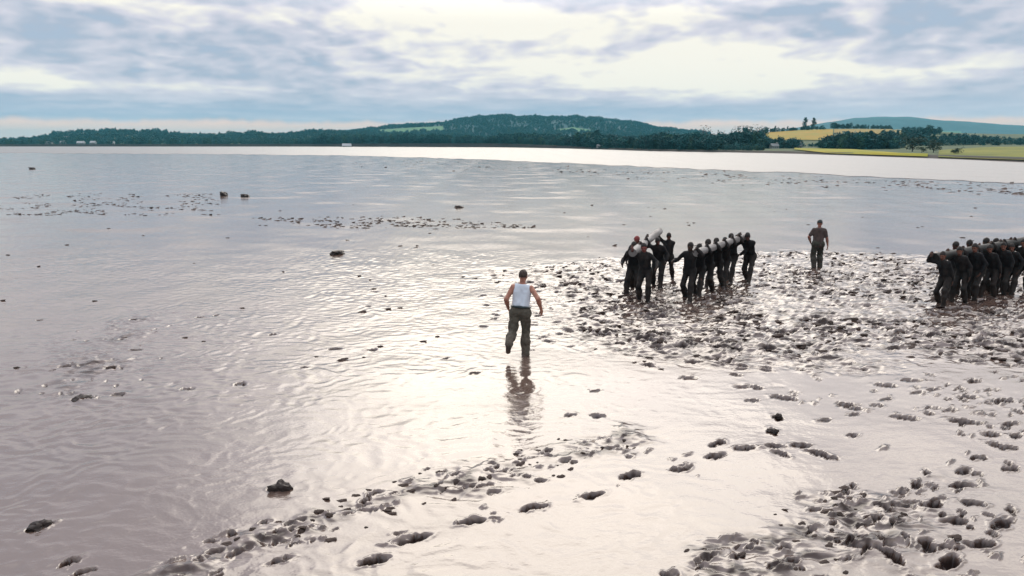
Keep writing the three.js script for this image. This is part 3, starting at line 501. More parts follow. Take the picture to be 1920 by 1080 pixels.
// joins tapered capsules and ellipsoids with a smooth minimum and meshes the field
function skin(cell, prims, { k = 60, rough = 0, freq = 14, clip = null } = {}) {
  const lo = V(1e9, 1e9, 1e9), hi = V(-1e9, -1e9, -1e9), m = 5.5 / k, grow = (p, r) => { lo.min(V(p.x - r, p.y - r, p.z - r)); hi.max(V(p.x + r, p.y + r, p.z + r)); };
  for (const p of prims) { if (p.a) { grow(p.a, p.ra); grow(p.b, p.rb); } else grow(p.c, Math.max(...p.r)); }
  lo.subScalar(0.03 + cell * 2); hi.addScalar(0.03 + cell * 2);
  const n = [0, 1, 2].map(i => Math.ceil((hi.getComponent(i) - lo.getComponent(i)) / cell) + 1), [nx, ny, nz] = n, S = new Float32Array(nx * ny * nz);
  for (const p of prims) {
    const b0 = V(0, 0, 0), b1 = V(0, 0, 0);
    if (p.a) { b0.set(Math.min(p.a.x - p.ra, p.b.x - p.rb), Math.min(p.a.y - p.ra, p.b.y - p.rb), Math.min(p.a.z - p.ra, p.b.z - p.rb)); b1.set(Math.max(p.a.x + p.ra, p.b.x + p.rb), Math.max(p.a.y + p.ra, p.b.y + p.rb), Math.max(p.a.z + p.ra, p.b.z + p.rb)); }
    else { const q = Math.max(...p.r); b0.copy(p.c).subScalar(q); b1.copy(p.c).addScalar(q); }
    const r0 = [0, 1, 2].map(i => Math.max(0, Math.floor((b0.getComponent(i) - m - lo.getComponent(i)) / cell))), r1 = [0, 1, 2].map(i => Math.min(n[i] - 1, Math.ceil((b1.getComponent(i) + m - lo.getComponent(i)) / cell)));
    let ax, ay, az, dx, dy, dz, L;
    if (p.a) { ax = p.a.x; ay = p.a.y; az = p.a.z; dx = p.b.x - ax; dy = p.b.y - ay; dz = p.b.z - az; L = dx * dx + dy * dy + dz * dz || 1e-9; }
    for (let z = r0[2]; z <= r1[2]; z++) for (let y = r0[1]; y <= r1[1]; y++) for (let x = r0[0]; x <= r1[0]; x++) {
      const qx = lo.x + x * cell, qy = lo.y + y * cell, qz = lo.z + z * cell; let d;
      if (p.a) { const t = clamp(((qx - ax) * dx + (qy - ay) * dy + (qz - az) * dz) / L), ex = qx - ax - t * dx, ey = qy - ay - t * dy, ez = qz - az - t * dz; d = Math.sqrt(ex * ex + ey * ey + ez * ez) - lerp(p.ra, p.rb, t); }
      else { const ex = qx - p.c.x, ey = qy - p.c.y, ez = qz - p.c.z; let u = ex, v = ey, w = ez; if (p.ax) { u = ex * p.ax[0].x + ey * p.ax[0].y + ez * p.ax[0].z; v = ex * p.ax[1].x + ey * p.ax[1].y + ez * p.ax[1].z; w = ex * p.ax[2].x + ey * p.ax[2].y + ez * p.ax[2].z; } const k0 = Math.hypot(u / p.r[0], v / p.r[1], w / p.r[2]), k1 = Math.hypot(u / p.r[0] ** 2, v / p.r[1] ** 2, w / p.r[2] ** 2) || 1e-6; d = k0 * (k0 - 1) / k1; }
      S[(z * ny + y) * nx + x] += Math.exp(-k * d);
    }
  }
  for (let z = 0, i = 0; z < nz; z++) for (let y = 0; y < ny; y++) for (let x = 0; x < nx; x++, i++) {
    let v = S[i] > 1e-9 ? -Math.log(S[i]) / k : 0.3;
    const qx = lo.x + x * cell, qy = lo.y + y * cell, qz = lo.z + z * cell;
    if (rough && Math.abs(v) < 0.05) v += rough * (noise3(qx * freq, qy * freq * 0.7, qz * freq) + 0.5 * noise3(qx * freq * 2.1 + 7, qy * freq * 1.6, qz * freq * 2.1));
    if (clip) v = Math.max(v, clip(qx, qy, qz));
    S[i] = v;
  }
  // surface nets
  const at = new Int32Array(nx * ny * nz).fill(-1), pos = [], idx = [], off = [0, 1, nx, nx + 1, nx * ny, nx * ny + 1, nx * ny + nx, nx * ny + nx + 1];
  const edges = [[0, 1], [0, 2], [0, 4], [1, 3], [1, 5], [2, 3], [2, 6], [3, 7], [4, 5], [4, 6], [5, 7], [6, 7]];
  for (let z = 0; z < nz - 1; z++) for (let y = 0; y < ny - 1; y++) for (let x = 0; x < nx - 1; x++) {
    const b = (z * ny + y) * nx + x; let mask = 0; for (let q = 0; q < 8; q++) if (S[b + off[q]] < 0) mask |= 1 << q;
    if (mask === 0 || mask === 255) continue;
    let sx = 0, sy = 0, sz = 0, c = 0;
    for (const [p, q] of edges) { const va = S[b + off[p]], vb = S[b + off[q]]; if ((va < 0) === (vb < 0)) continue; const t = va / (va - vb); sx += (p & 1) + t * ((q & 1) - (p & 1)); sy += (p >> 1 & 1) + t * ((q >> 1 & 1) - (p >> 1 & 1)); sz += (p >> 2) + t * ((q >> 2) - (p >> 2)); c++; }
    at[b] = pos.length / 3; pos.push(lo.x + (x + sx / c) * cell, lo.y + (y + sy / c) * cell, lo.z + (z + sz / c) * cell);
  }
  const quad = (a, b, c, d, f) => { if (a < 0 || b < 0 || c < 0 || d < 0) return; if (f) idx.push(a, b, c, a, c, d); else idx.push(a, c, b, a, d, c); };
  for (let z = 1; z < nz - 1; z++) for (let y = 1; y < ny - 1; y++) for (let x = 1; x < nx - 1; x++) {
    const b = (z * ny + y) * nx + x, v = S[b] < 0;
    if (v !== (S[b + 1] < 0)) quad(at[b], at[b - nx], at[b - nx - nx * ny], at[b - nx * ny], !v === false ? false : true);
    if (v !== (S[b + nx] < 0)) quad(at[b], at[b - nx * ny], at[b - 1 - nx * ny], at[b - 1], !v === false ? false : true);
    if (v !== (S[b + nx * ny] < 0)) quad(at[b], at[b - 1], at[b - 1 - nx], at[b - nx], !v === false ? false : true);
  }
  const g = new THREE.BufferGeometry(); g.setAttribute('position', new THREE.Float32BufferAttribute(pos, 3)); g.setIndex(idx); g.computeVertexNormals();
  return g;
}
function bend(a, b, l1, l2, pole) {                             // the joint between a and b; pulls b in when it is out of reach
  const d = b.clone().sub(a); let L = d.length(); if (L > (l1 + l2) * 0.995) { d.setLength((l1 + l2) * 0.995); b.copy(a).add(d); L = d.length(); }
  d.normalize(); const p = pole.clone().addScaledVector(d, -pole.dot(d)).normalize(), x = (l1 * l1 - l2 * l2 + L * L) / (2 * L), y = Math.sqrt(Math.max(0, l1 * l1 - x * x));
  return a.clone().addScaledVector(d, x).addScaledVector(p, y);
}
// a hand with a palm, four unequal curled fingers and a thumb from the side of the palm
function hand(wrist, dir, normal, side, curl, s = 1) {
  const f = dir.clone().normalize(), n = normal.clone().addScaledVector(f, -normal.dot(f)).normalize(), t = new THREE.Vector3().crossVectors(f, n).multiplyScalar(side).normalize();   // t points to the thumb
  const P = (a, b, c) => wrist.clone().addScaledVector(f, a * s).addScaledVector(t, b * s).addScaledVector(n, c * s), o = [];
  for (const b of [-0.028, -0.009, 0.010, 0.028]) o.push(cap(P(0.012, b * 0.7, 0), P(0.085, b, 0), 0.014 * s, 0.012 * s));
  [[0.028, 0.038, 0.024, 0.02], [0.0095, 0.043, 0.028, 0.021], [-0.0095, 0.039, 0.026, 0.02], [-0.028, 0.030, 0.019, 0.018]].forEach(([b, l1, l2, l3], i) => {
    let q = P(0.088, b, 0.002), a = curl * (0.5 + i * 0.06); let r = 0.0092 - (i === 3 ? 0.001 : 0);
    for (const [l, add] of [[l1, curl * 0.9], [l2, curl * 0.7], [l3, 0]]) { const e = q.clone().addScaledVector(f, Math.cos(a) * l * s).addScaledVector(n, Math.sin(a) * l * s).addScaledVector(t, b * 0.06); o.push(cap(q, e, r * s, (r - 0.0008) * s)); q = e; a += add; r -= 0.0007; }
  });
  const k0 = P(0.03, 0.03, 0.004), k1 = P(0.06, 0.052, 0.014), k2 = P(0.088, 0.056 - curl * 0.012, 0.02 + curl * 0.012);
  o.push(cap(k0, k1, 0.013 * s, 0.0105 * s), cap(k1, k2, 0.0105 * s, 0.0085 * s));
  return o;
}
const SKINM = new THREE.MeshPhysicalMaterial({ vertexColors: true, roughness: 0.5, sheen: 0.1 });
const WETM = new THREE.MeshPhysicalMaterial({ vertexColors: true, roughness: 0.68, ior: 1.35, specularIntensity: 0.7 }), CLOTHM = new THREE.MeshStandardMaterial({ vertexColors: true, roughness: 0.85 });
const BOOTM = new THREE.MeshPhysicalMaterial({ vertexColors: true, roughness: 0.4 }), HAIRM = new THREE.MeshStandardMaterial({ vertexColors: true, roughness: 0.7 });
function splat(base, mud, amount, low) { return (x, y, z) => { const n = noise3(x * 9 + 3, y * 7, z * 9) + 0.6 * noise3(x * 23, y * 17, z * 23), k = clamp(amount + 0.45 * n + low * (1 - sstep(0.1, 0.75, y)) * 0.6), w = 0.85 + 0.25 * noise3(x * 40, y * 40, z * 40); return [0, 1, 2].map(i => lerp(base[i], mud[i], k) * w); }; }
/* o: x, z, face (the way it faces, a vector on the ground), height scale, pelvis [side, height, fore], lean (fore, side), twist, feet [[side, up, fore, toe pitch]], hands [[side, up, fore]],
   poles for the elbows, look (yaw, pitch), style */
function person(o, label, group) {
  const fine = !!o.fine, bodyCell = fine ? 0.012 : 0.02, headCell = fine ? 0.0045 : 0.0075, handCell = fine ? 0.0035 : 0.006;
  const t = new THREE.Group(); t.position.set(o.x, o.y ?? 0, o.z); t.rotation.y = Math.atan2(-o.face[0], -o.face[1]); t.scale.set((o.size ?? 1) * (o.slim ?? 1), o.size ?? 1, (o.size ?? 1) * (o.slim ?? 1));
  const inv = (p) => { t.updateMatrixWorld(); return t.worldToLocal(p.clone()); };
  const L = (s, u, f) => V(s, u, -f);
  const P = L(...(o.pelvis ?? [0, 0.92, 0])), lf = R(o.lean?.[0] ?? 5), ls = R(o.lean?.[1] ?? 0), up = V(Math.sin(ls), Math.cos(ls) * Math.cos(lf), -Math.sin(lf) * Math.cos(ls)).normalize();
  const tw = R(o.twist ?? 0), right = V(Math.cos(tw), 0, Math.sin(tw)); right.addScaledVector(up, -right.dot(up)).normalize();
  const fwd = new THREE.Vector3().crossVectors(up, right).normalize(), hipR = V(1, 0, 0).addScaledVector(up, -up.x * 0.5).normalize();
  const T = (s, u, f) => P.clone().addScaledVector(right, s).addScaledVector(up, u).addScaledVector(fwd, f);
  const neck = T(0, 0.51, 0), sh = [-1, 1].map((s, i) => T(s * 0.175, 0.455 + (o.shrug?.[i] ?? 0), 0.0));
  const hips = [-1, 1].map(s => P.clone().addScaledVector(hipR, s * 0.09).add(V(0, -0.02, 0)));
  const ank = o.feet.map(f => L(f[0], f[1] + 0.09, f[2])), knees = ank.map((a, i) => bend(hips[i], a, 0.43, 0.43, L((i ? 1 : -1) * (o.knock ?? 0.12), 0.1, 1)));
  const wr = o.hands.map(h => h.isVector3 ? inv(h) : L(...h)), poles = o.poles ?? [[-0.5, -0.6, -0.6], [0.5, -0.6, -0.6]];
  const elb = wr.map((w, i) => bend(sh[i], w, 0.285, 0.255, L(...poles[i])));
  // head
  const yaw = R(o.look?.[0] ?? 0), pit = R(o.look?.[1] ?? 0), hd = up.clone().lerp(V(0, 1, 0), 0.55).normalize();
  const hf = fwd.clone().applyAxisAngle(V(0, 1, 0), -yaw); hf.y = Math.sin(pit) * 1; hf.normalize(); const hr = new THREE.Vector3().crossVectors(hf, hd).normalize(), hu = new THREE.Vector3().crossVectors(hr, hf).normalize();
  const C = neck.clone().addScaledVector(hd, 0.165).addScaledVector(hf, 0.02), H = (s, u, f) => C.clone().addScaledVector(hr, s).addScaledVector(hu, u).addScaledVector(hf, f), ax = [hr, hu, hf];
  const headP = [ell(H(0, 0.03, -0.012), [0.074, 0.09, 0.094], ax), ell(H(0, -0.035, 0.022), [0.06, 0.078, 0.068], ax), ell(H(0, -0.088, 0.055), [0.028, 0.024, 0.026], ax), cap(H(-0.035, 0.022, 0.07), H(0.035, 0.022, 0.07), 0.014), cap(H(0, 0.0, 0.088), H(0, -0.035, 0.104), 0.009, 0.014), cap(H(-0.018, -0.06, 0.08), H(0.018, -0.06, 0.08), 0.009), ell(H(-0.077, -0.008, -0.008), [0.012, 0.032, 0.02], ax), ell(H(0.077, -0.008, -0.008), [0.012, 0.032, 0.02], ax), cap(neck.clone().addScaledVector(hd, -0.03), H(0, -0.06, -0.015), 0.058, 0.054)];
  const headG = skin(headCell, headP, { k: 140 });
  const limb = (i, e = 0) => [cap(sh[i], elb[i], 0.054 + e, 0.043 + e), cap(elb[i], elb[i].clone().lerp(wr[i], 0.35), 0.043 + e, 0.044 + e), cap(elb[i].clone().lerp(wr[i], 0.35), wr[i], 0.043 + e, 0.029 + e)];
  const leg = (i, e = 0, e2 = e) => [cap(hips[i], knees[i], 0.088 + e, 0.060 + e), cap(knees[i], knees[i].clone().lerp(ank[i], 0.4).addScaledVector(fwd, -0.015), 0.058 + e, 0.058 + e2), cap(knees[i].clone().lerp(ank[i], 0.4), ank[i], 0.055 + e2, 0.040 + e2)];
  const torso = (e, hem = -0.02) => [cap(T(-0.085, 0.36, 0.012), T(-0.065, 0.14, 0.01), 0.092 + e, 0.083 + e), cap(T(0.085, 0.36, 0.012), T(0.065, 0.14, 0.01), 0.092 + e, 0.083 + e), cap(T(-0.065, 0.14, 0.01), T(-0.075, hem, 0), 0.083 + e, 0.098 + e), cap(T(0.065, 0.14, 0.01), T(0.075, hem, 0), 0.083 + e, 0.098 + e), cap(T(-0.13, 0.44, -0.005), T(0.13, 0.44, -0.005), 0.062 + e, 0.062 + e), cap(T(-0.06, 0.475, -0.015), T(0.06, 0.475, -0.015), 0.05 + e)];
  const toe = (i, l) => { const p = R(o.feet[i][3] ?? 0), out = (i ? 1 : -1) * 0.15; return L(Math.sin(out) * l, -Math.sin(p) * l, Math.cos(p) * l * Math.cos(out)); };
  const foot = (i, e = 0) => { const h = ank[i].clone().add(V(0, -0.045, 0)).addScaledVector(toe(i, 1), -0.04), b = ank[i].clone().add(V(0, -0.055, 0)).addScaledVector(toe(i, 1), 0.13); return [cap(ank[i], h, 0.04 + e, 0.036 + e), cap(h, b, 0.034 + e, 0.036 + e), cap(ank[i].clone().add(V(0, -0.02, 0)), b, 0.036 + e, 0.03 + e)]; };
  const wdir = wr.map((w, i) => { const d = w.clone().sub(elb[i]).normalize(); return d; });
  const hn = o.palms ? o.palms.map(p => L(...p)) : [L(1, 0, 0.2), L(-1, 0, 0.2)];
  const hands = wr.map((w, i) => skin(handCell, [...hand(w, wdir[i].clone().addScaledVector(hn[i], o.droops?.[i] ?? 0.1), hn[i], i ? -1 : 1, o.curl?.[i] ?? 0.45), cap(w.clone().addScaledVector(wdir[i], -0.05), w.clone().addScaledVector(wdir[i], 0.01), 0.029, 0.024)], { k: 190 }));
  const bodyG = skin(bodyCell, [...torso(0), ...limb(0), ...limb(1), ...leg(0), ...leg(1), ...foot(0), ...foot(1), cap(neck.clone().addScaledVector(up, -0.06), neck.clone().addScaledVector(hd, 0.08), 0.062, 0.053), cap(hips[0], hips[1], 0.09, 0.09)], { k: 95 });
  const st = o.style, eye = [H(-0.031, 0.008, 0.082), H(0.031, 0.008, 0.082)], mouth = H(0, -0.06, 0.09);
  const face = splat(st.skin, st.mud, st.faceMud ?? 0.2, 0);
  const faceEnd = bodyG.attributes.position.count + headG.attributes.position.count, grubby = splat(st.skin.map(v => v * 0.6), st.mud, 0.75, 0);
  const geo = mergeGeometries([bodyG, headG, ...hands].map(g => { g.deleteAttribute('uv'); return g; }));
  colored(geo, (x, y, z, i) => { if (st.wet && i >= faceEnd) return grubby(x, y, z); const q = V(x, y, z); if (Math.min(q.distanceTo(eye[0]), q.distanceTo(eye[1])) < 0.012) return [0.03, 0.02, 0.018]; const c = face(x, y, z); return q.distanceTo(mouth) < 0.02 ? [c[0] * 0.8, c[1] * 0.6, c[2] * 0.6] : c; });
  mesh(geo, st.wet ? WETM : SKINM, 'body', t);
  // hair or hat
  const top = (e, low) => skin(headCell, [ell(H(0, 0.032, -0.014), [0.075 + e, 0.091 + e, 0.095 + e], ax)], { k: 90, rough: e * 0.5, freq: 60, clip: (x, y, z) => { const q = V(x, y, z).sub(C), u = q.dot(hu), f = q.dot(hf); return Math.max(low + 0.75 * Math.max(0, f + 0.02) - u, (f - 0.082)); } });
  if (st.hat) {
    const hat = mesh(colored(top(0.014, 0.012), splat(st.hat, st.mud, st.hatMud ?? 0.1, 0)), HAIRM, st.peak ? 'cap' : 'woolly_hat', t);
    if (st.peak) mesh(colored(skin(headCell, [ell(H(0, 0.055, 0.115), [0.062, 0.008, 0.05], ax)], { k: 150 }), () => st.hat), HAIRM, 'peak', hat);
  } else mesh(colored(top(0.008, -0.02), splat(st.hair, st.mud, -0.1, 0)), HAIRM, 'hair', t);
  // clothes
  const cm = st.wet ? WETM : CLOTHM, cloth = splat(st.top, st.mud, st.topMud ?? 0.12, 0.4), legs = splat(st.legs, st.mud, st.legMud ?? 0.15, 0.9);
  if (st.vest) {
    const v = skin(bodyCell * 0.85, [cap(T(-0.085, 0.36, 0.012), T(-0.065, 0.12, 0.01), 0.104, 0.098), cap(T(0.085, 0.36, 0.012), T(0.065, 0.12, 0.01), 0.104, 0.098), cap(T(-0.065, 0.12, 0.01), T(-0.065, 0.06, 0.01), 0.098, 0.104), cap(T(0.065, 0.12, 0.01), T(0.065, 0.06, 0.01), 0.098, 0.104), cap(T(-0.125, 0.435, -0.005), T(0.125, 0.435, -0.005), 0.073), cap(T(-0.08, 0.478, -0.012), T(0.08, 0.478, -0.012), 0.062)], { k: 70, rough: 0.009, freq: 13, clip: (x, y, z) => { const q = V(x, y, z).sub(P), u = q.dot(up), s = q.dot(right), f = q.dot(fwd); return Math.max(0.095 - u, Math.abs(s) - lerp(0.21, 0.142, sstep(0.28, 0.46, u)), u - 0.525 + (f > 0 ? 0.5 * Math.max(0, 0.1 - Math.abs(s)) : 0)); } });
    mesh(colored(v, (x, y, z) => { const w = 0.97 + 0.04 * noise3(x * 30, y * 30, z * 30); return st.top.map(q => q * w); }), CLOTHM, 'vest', t);
    mesh(colored(skin(0.009, [ell(T(0, 0.082, 0.006), [0.205, 0.034, 0.150], [right, up, fwd])], { k: 90 }), () => [0.012, 0.03, 0.035]), BOOTM, 'belt', t);
  } else if (st.tee) {
    mesh(colored(skin(bodyCell, [...torso(0.016, -0.06), ...[0, 1].map(i => cap(sh[i], sh[i].clone().lerp(elb[i], 0.75), 0.066, 0.062))], { k: 60, rough: 0.008 }), cloth), cm, 'shirt', t);
  } else {
    mesh(colored(skin(bodyCell, [...torso(0.014, -0.09), ...limb(0, 0.011), ...limb(1, 0.011), cap(neck.clone().addScaledVector(up, -0.03), neck.clone().addScaledVector(hd, 0.03), 0.07, 0.066)].map((p, i) => { if (p.rb && (i === 8 || i === 11)) return cap(p.a, p.a.clone().lerp(p.b, 0.9), p.ra, p.rb + 0.004); return p; }), { k: 60, rough: 0.011, freq: 13 }), cloth), cm, 'jacket', t);
  }
  const loose = st.loose ?? 0.014;
  mesh(colored(skin(bodyCell, [...leg(0, loose, loose + 0.012), ...leg(1, loose, loose + 0.012), cap(hips[0], hips[1], 0.114, 0.114), ...[-1, 1].map(q => cap(T(q * 0.068, 0.09, 0.008), T(q * 0.075, -0.02, 0), 0.098, 0.116)), ...(st.pocket ? [0, 1].map(i => { const p = hips[i].clone().lerp(knees[i], 0.68).add(L((i ? 1 : -1) * 0.06, 0, 0)); return ell(p, [0.03, 0.085, 0.065]); }) : [])], { k: 60, rough: fine ? 0.019 : 0.014, freq: 12 }), legs), cm, 'trousers', t);
  for (const i of [0, 1]) mesh(colored(skin(fine ? 0.009 : 0.016, [...foot(i, 0.008), cap(ank[i], ank[i].clone().lerp(knees[i], 0.42), 0.05, 0.06)], { k: 80, rough: 0.004, freq: 25 }), splat(st.boots, st.mud, 0.35, 0.6)), BOOTM, 'boot', t);
  put(t, 'person', { label, category: 'person', group });
  return t;
}
const MUD = [0.05, 0.04, 0.034];
const dark = (skinTone, extra = {}) => ({ skin: skinTone, mud: MUD, hair: [0.015, 0.012, 0.01], top: [0.013, 0.014, 0.016], legs: [0.016, 0.016, 0.016], boots: [0.012, 0.012, 0.012], wet: true, faceMud: 0.35, ...extra });

// the person in the white vest, walking away
{
  const p = ground(979, 667);
  person({ fine: true, x: p.x, z: p.z, y: -0.02, size: 1.075, face: [0.16, -1], pelvis: [-0.035, 0.925, 0.0], lean: [6, 3.5], twist: -4, feet: [[-0.2, 0.27, -0.42, 58], [0.06, -0.03, 0.02, 4]], hands: [[-0.29, 0.95, 0.08], [0.37, 0.97, 0.0]], poles: [[-0.5, -0.2, -0.9], [0.4, 0.0, -0.9]], knock: 0.0, palms: [[1, 0, 0.4], [-1, 0, 0.5]], curl: [0.5, 0.3], look: [16, -6],
    style: { skin: [0.43, 0.2, 0.135], mud: [0.12, 0.085, 0.065], faceMud: -0.2, hair: [0.05, 0.032, 0.024], top: [0.70, 0.80, 0.90], legs: [0.105, 0.097, 0.074], legMud: -0.15, boots: [0.022, 0.02, 0.02], vest: true, pocket: true, loose: 0.02 } },
    'person in a white vest and olive grey trousers walking away across shallow wet mud', null);
}
// one person standing far back
{
  const a = ground(1532, 503);
  person({ x: a.x, z: a.z, y: -0.05, size: 1.04, face: [0.12, -1], pelvis: [-0.03, 0.92, 0], lean: [7, 2], twist: 8, feet: [[-0.11, 0, -0.04], [0.11, 0, 0.08]], hands: [[-0.23, 0.92, 0.2], [0.29, 0.84, 0.0]], poles: [[-1, -0.1, -0.5], [0.5, 0, -0.9]], look: [10, -14], style: { skin: [0.32, 0.14, 0.1], mud: MUD, hair: [0.03, 0.02, 0.02], hat: [0.012, 0.03, 0.034], top: [0.085, 0.062, 0.056], topMud: 0, legs: [0.05, 0.052, 0.04], legMud: 0, boots: [0.02, 0.018, 0.016], tee: true, pocket: true, loose: 0.026, faceMud: -0.2 } }, 'person in a dark hat and brownish top standing alone between the middle and rightmost groups', null);
}
// logs and the people who carry them
const pole = (tone, tone2) => new THREE.MeshPhysicalMaterial({ vertexColors: true, roughness: 0.6 });
function logBetween(a, b, r, tones, label) {
  const L = a.distanceTo(b), o = new THREE.Group(); o.position.copy(a).lerp(b, 0.5); o.quaternion.setFromUnitVectors(V(0, 1, 0), b.clone().sub(a).normalize());
  const g = new THREE.CylinderGeometry(r * 0.95, r, L, 28, 60, true), p = g.attributes.position;
  for (let i = 0; i < p.count; i++) { const x = p.getX(i), y = p.getY(i), z = p.getZ(i), k = 1 + 0.05 * noise3(x * 9, y * 1.4, z * 9) + 0.012 * noise3(x * 50, y * 3, z * 50); p.setX(i, x * k); p.setZ(i, z * k); }
  g.computeVertexNormals();
  const fn = (x, y, z) => { const n = clamp(0.35 + 0.5 * noise3(x * 30, y * 2.2, z * 30) + 0.45 * noise3(x * 7, y * 3.1 + 4, z * 7)); return [0, 1, 2].map(i => lerp(tones[0][i], tones[1][i], n)); };
  mesh(colored(g, fn), pole(), 'trunk', o);
  for (const s of [-1, 1]) { const e = new THREE.CylinderGeometry(r * 0.99, r * 0.99, 0.012, 28).translate(0, s * (L / 2 + 0.001), 0); mesh(colored(e, (x, y, z) => { const q = 0.75 + 0.25 * Math.sin(Math.hypot(x, z) * 420); return tones[0].map(v => v * q * 0.8); }), pole(), 'cut_end', o); }
  put(o, 'log', { label, category: 'log', group: 'logs carried on shoulders' });
}
const PALE = [[0.32, 0.31, 0.30], [0.085, 0.078, 0.072]], WETLOG = [[0.028, 0.03, 0.026], [0.014, 0.014, 0.013]];
// one carrier beside a log: t is the place along it, side +1 puts the person on its right as seen along the facing direction
function carrier(A, B, face, t, side, label, group, o = {}) {
  const c = A.clone().lerp(B, t), f = V(face[0], 0, face[1]).normalize(), rt = V(-f.z, 0, f.x), off = o.off ?? 0.2;
  const pos = c.clone().addScaledVector(rt, side * off); const r = rng(Math.floor(t * 1000) + (side > 0 ? 7 : 3) + label.length); const size0 = 0.97 + r() * 0.09;
  const y = o.sink ?? -0.09, stride = o.stride ?? (r() < 0.5 ? -1 : 1) * (0.12 + r() * 0.3), drop = (o.drop ?? 0), inner = side > 0 ? 0 : 1;        // the arm on the log's side
  const shoulder = c.y - y - 0.10, bow = o.bow ?? 20 + r() * 14, pelvisH = clamp(shoulder - 0.46 * Math.cos(R(bow)) + drop, 0.74, 0.9);
  const grip = c.clone().addScaledVector(f, 0.14 + r() * 0.1).addScaledVector(rt, side * -0.03).add(V(0, o.up ?? 0.15, 0));
  const freeS = inner ? -1 : 1, free = o.free ?? [freeS * (0.26 + r() * 0.1), 0.82 + r() * 0.15, 0.1 + (r() - 0.4) * 0.4];
  const hands = inner ? [free, grip] : [grip, free], poles = inner ? [[-0.6, -0.5, -0.7], [1, -0.1, 0.35]] : [[-1, -0.1, 0.35], [0.6, -0.5, -0.7]];
  return person({ slim: o.slim ?? 0.93, x: pos.x, z: pos.z, y, size: o.size ?? size0, face, pelvis: [side * (o.hipOut ?? 0.06), pelvisH, -0.05 - bow * 0.003 + (r() - 0.5) * 0.06], lean: [bow, -side * (o.tilt ?? 4) + (r() - 0.5) * 4], twist: (r() - 0.5) * 14, feet: [[-0.13 - r() * 0.05 + side * (o.footOut ?? 0.05), Math.max(0, -stride) * 0.15, stride, stride < -0.1 ? 28 : 0], [0.13 + r() * 0.05 + side * (o.footOut ?? 0.05), Math.max(0, stride) * 0.15, -stride, stride > 0.1 ? 28 : 0]], hands, poles, droops: inner ? [0.1, 1.5] : [1.5, 0.1], curl: inner ? [0.35, 0.6] : [0.6, 0.35], palms: inner ? [[1, 0, 0.2], [0, -1, 0.4]] : [[0, -1, 0.4], [-1, 0, 0.2]], look: o.look ?? [side * (4 + r() * 18), -20 - r() * 22], style: { ...(o.style ?? dark([0.15 + r() * 0.1, 0.075 + r() * 0.04, 0.055 + r() * 0.02])), topMud: r() * 0.35 - 0.05, legMud: r() * 0.35, loose: 0.01 + r() * 0.014 } }, label, group);
}
{ // first group: a short pale log, five people
  const A = atDepth(1186, 474, 20.3), B = atDepth(1236, 434, 23.9); logBetween(A, B, 0.115, PALE, 'pale log on the shoulders of the leftmost group of carriers');
  const f = [A.x - B.x, A.z - B.z], g = 'people carrying the leftmost log';
  carrier(A, B, f, 0.06, -1, 'carrier nearest the camera in the leftmost group, one arm stretched out sideways', g, { off: 0.26, free: [-0.44, 1.06, 0.24], bow: 16, style: dark([0.30, 0.10, 0.085], { faceMud: -0.1 }), look: [-10, -12], stride: 0.1, drop: -0.02 });
  carrier(A, B, f, 0.27, 1, 'dark haired carrier on the left of the leftmost log, half hidden by the nearest one', g, { off: 0.15, free: [0.34, 1.0, 0.3], look: [10, -10] });
  carrier(A, B, f, 0.46, 1, 'carrier in a red hat in the leftmost group', g, { style: dark([0.3, 0.11, 0.09], { hat: [0.22, 0.035, 0.035], hatMud: -0.2, faceMud: 0 }), off: 0.23, size: 1.05 });
  carrier(A, B, f, 0.62, -1, 'carrier right of the leftmost log, between the nearest one and the farthest one', g, { off: 0.22 });
  carrier(A, B, f, 0.95, -1, 'carrier at the far end of the leftmost log, upright with a clear gap beside', g, { off: 0.3, bow: 4, up: 0.06, free: [0.3, 0.9, 0.0], tilt: 0 });
}
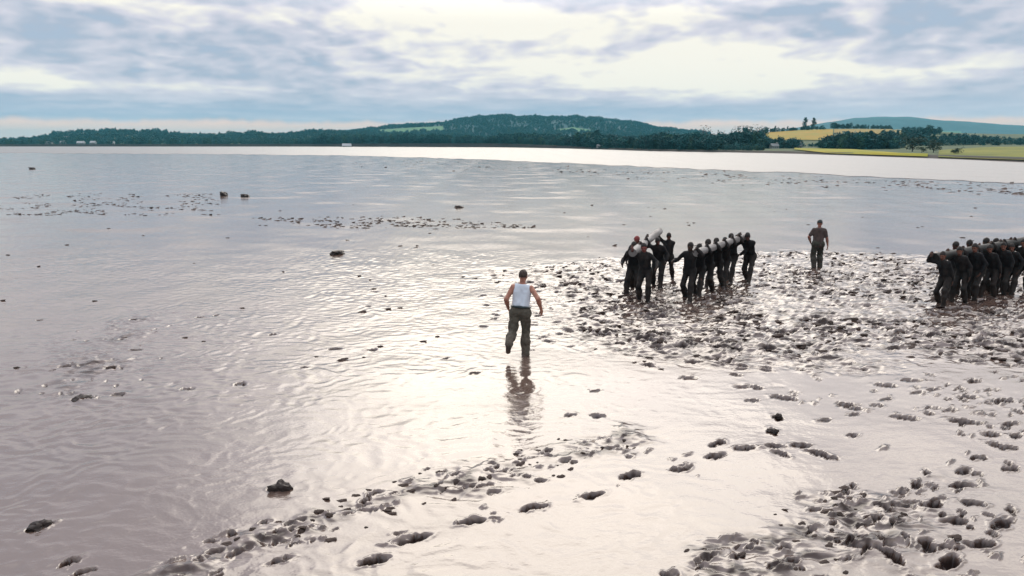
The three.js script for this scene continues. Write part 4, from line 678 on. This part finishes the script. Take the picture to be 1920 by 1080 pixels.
{ // second group: seven people under a pale log
  const A = atDepth(1306, 474, 20.3), B = atDepth(1399, 443, 23.6); logBetween(A, B, 0.112, PALE, 'pale log on the shoulders of the middle group of carriers');
  const f = [A.x - B.x, A.z - B.z], g = 'people carrying the middle log';
  carrier(A, B, f, 0.03, 1, 'leading carrier of the middle group reaching one arm forward to the left', g, { free: [0.42, 1.14, 0.32], stride: 0.22, look: [12, -14], bow: 16 });
  carrier(A, B, f, 0.2, 1, 'second carrier from the left in the middle group', g);
  carrier(A, B, f, 0.36, 1, 'third carrier from the left in the middle group', g);
  carrier(A, B, f, 0.54, 1, 'fourth carrier from the left in the middle group', g);
  carrier(A, B, f, 0.70, 1, 'fifth carrier from the left in the middle group', g);
  carrier(A, B, f, 0.86, 1, 'sixth carrier from the left in the middle group, last head left of the pale log', g);
  carrier(A, B, f, 0.94, -1, 'last carrier of the middle group, alone on the right side of the log', g, { off: 0.16, free: [0.2, 0.9, 0.2], stride: 0.3 });
}
{ // third group: a long dark log, cut by the right edge of the photograph
  const A = atDepth(1752, 483, 20.1), B = atDepth(1986, 440, 22.9); logBetween(A, B, 0.13, WETLOG, 'long wet dark log on the shoulders of the rightmost group of carriers');
  const f = [A.x - B.x, A.z - B.z], g = 'people carrying the rightmost log', L = A.distanceTo(B), face = [f[0], f[1] + Math.abs(f[0]) * 0.12];
  const near = ['first muddy carrier at the left end of the rightmost log, elbow raised round its end', 'second carrier from the left in front of the rightmost log', 'third carrier from the left in front of the rightmost log', 'fourth carrier from the left in front of the rightmost log', 'fifth carrier from the left in front of the rightmost log', 'sixth carrier from the left in front of the rightmost log', 'carrier in front of the rightmost log cut by the right edge of the photo'];
  [1754, 1784, 1811, 1842, 1866, 1886, 1908].forEach((px, i) => { const t = (px - 1752) / 234 * 0.93; carrier(A, B, face, t, -1, near[i], g, { off: 0.25, slim: 0.87, free: [-0.26 - 0.05 * (i % 2), 0.78 + 0.05 * (i % 3), -0.12 + 0.1 * (i % 3)], look: [-14 - 6 * (i % 2), -14], bow: 20 + 5 * (i % 2), tilt: 6, style: dark([0.28, 0.125, 0.085], { faceMud: 0.05 }), stride: [0.16, -0.12, 0.12, -0.15, 0.05, 0.2, -0.1][i] }); });
  const far = ['carrier behind the rightmost log, first head above it from the left', 'carrier behind the rightmost log, second head above it from the left', 'carrier behind the rightmost log, third head above it from the left', 'carrier behind the rightmost log, fourth head above it from the left', 'carrier behind the rightmost log, fifth head above it, near the right edge'];
  [1806, 1834, 1866, 1888, 1909].forEach((px, i) => { const t = (px - 1752) / 234 * 0.93; carrier(A, B, f, t, 1, far[i], g, { off: 0.22, bow: 8 }); });
}
renderer.render(scene, camera);
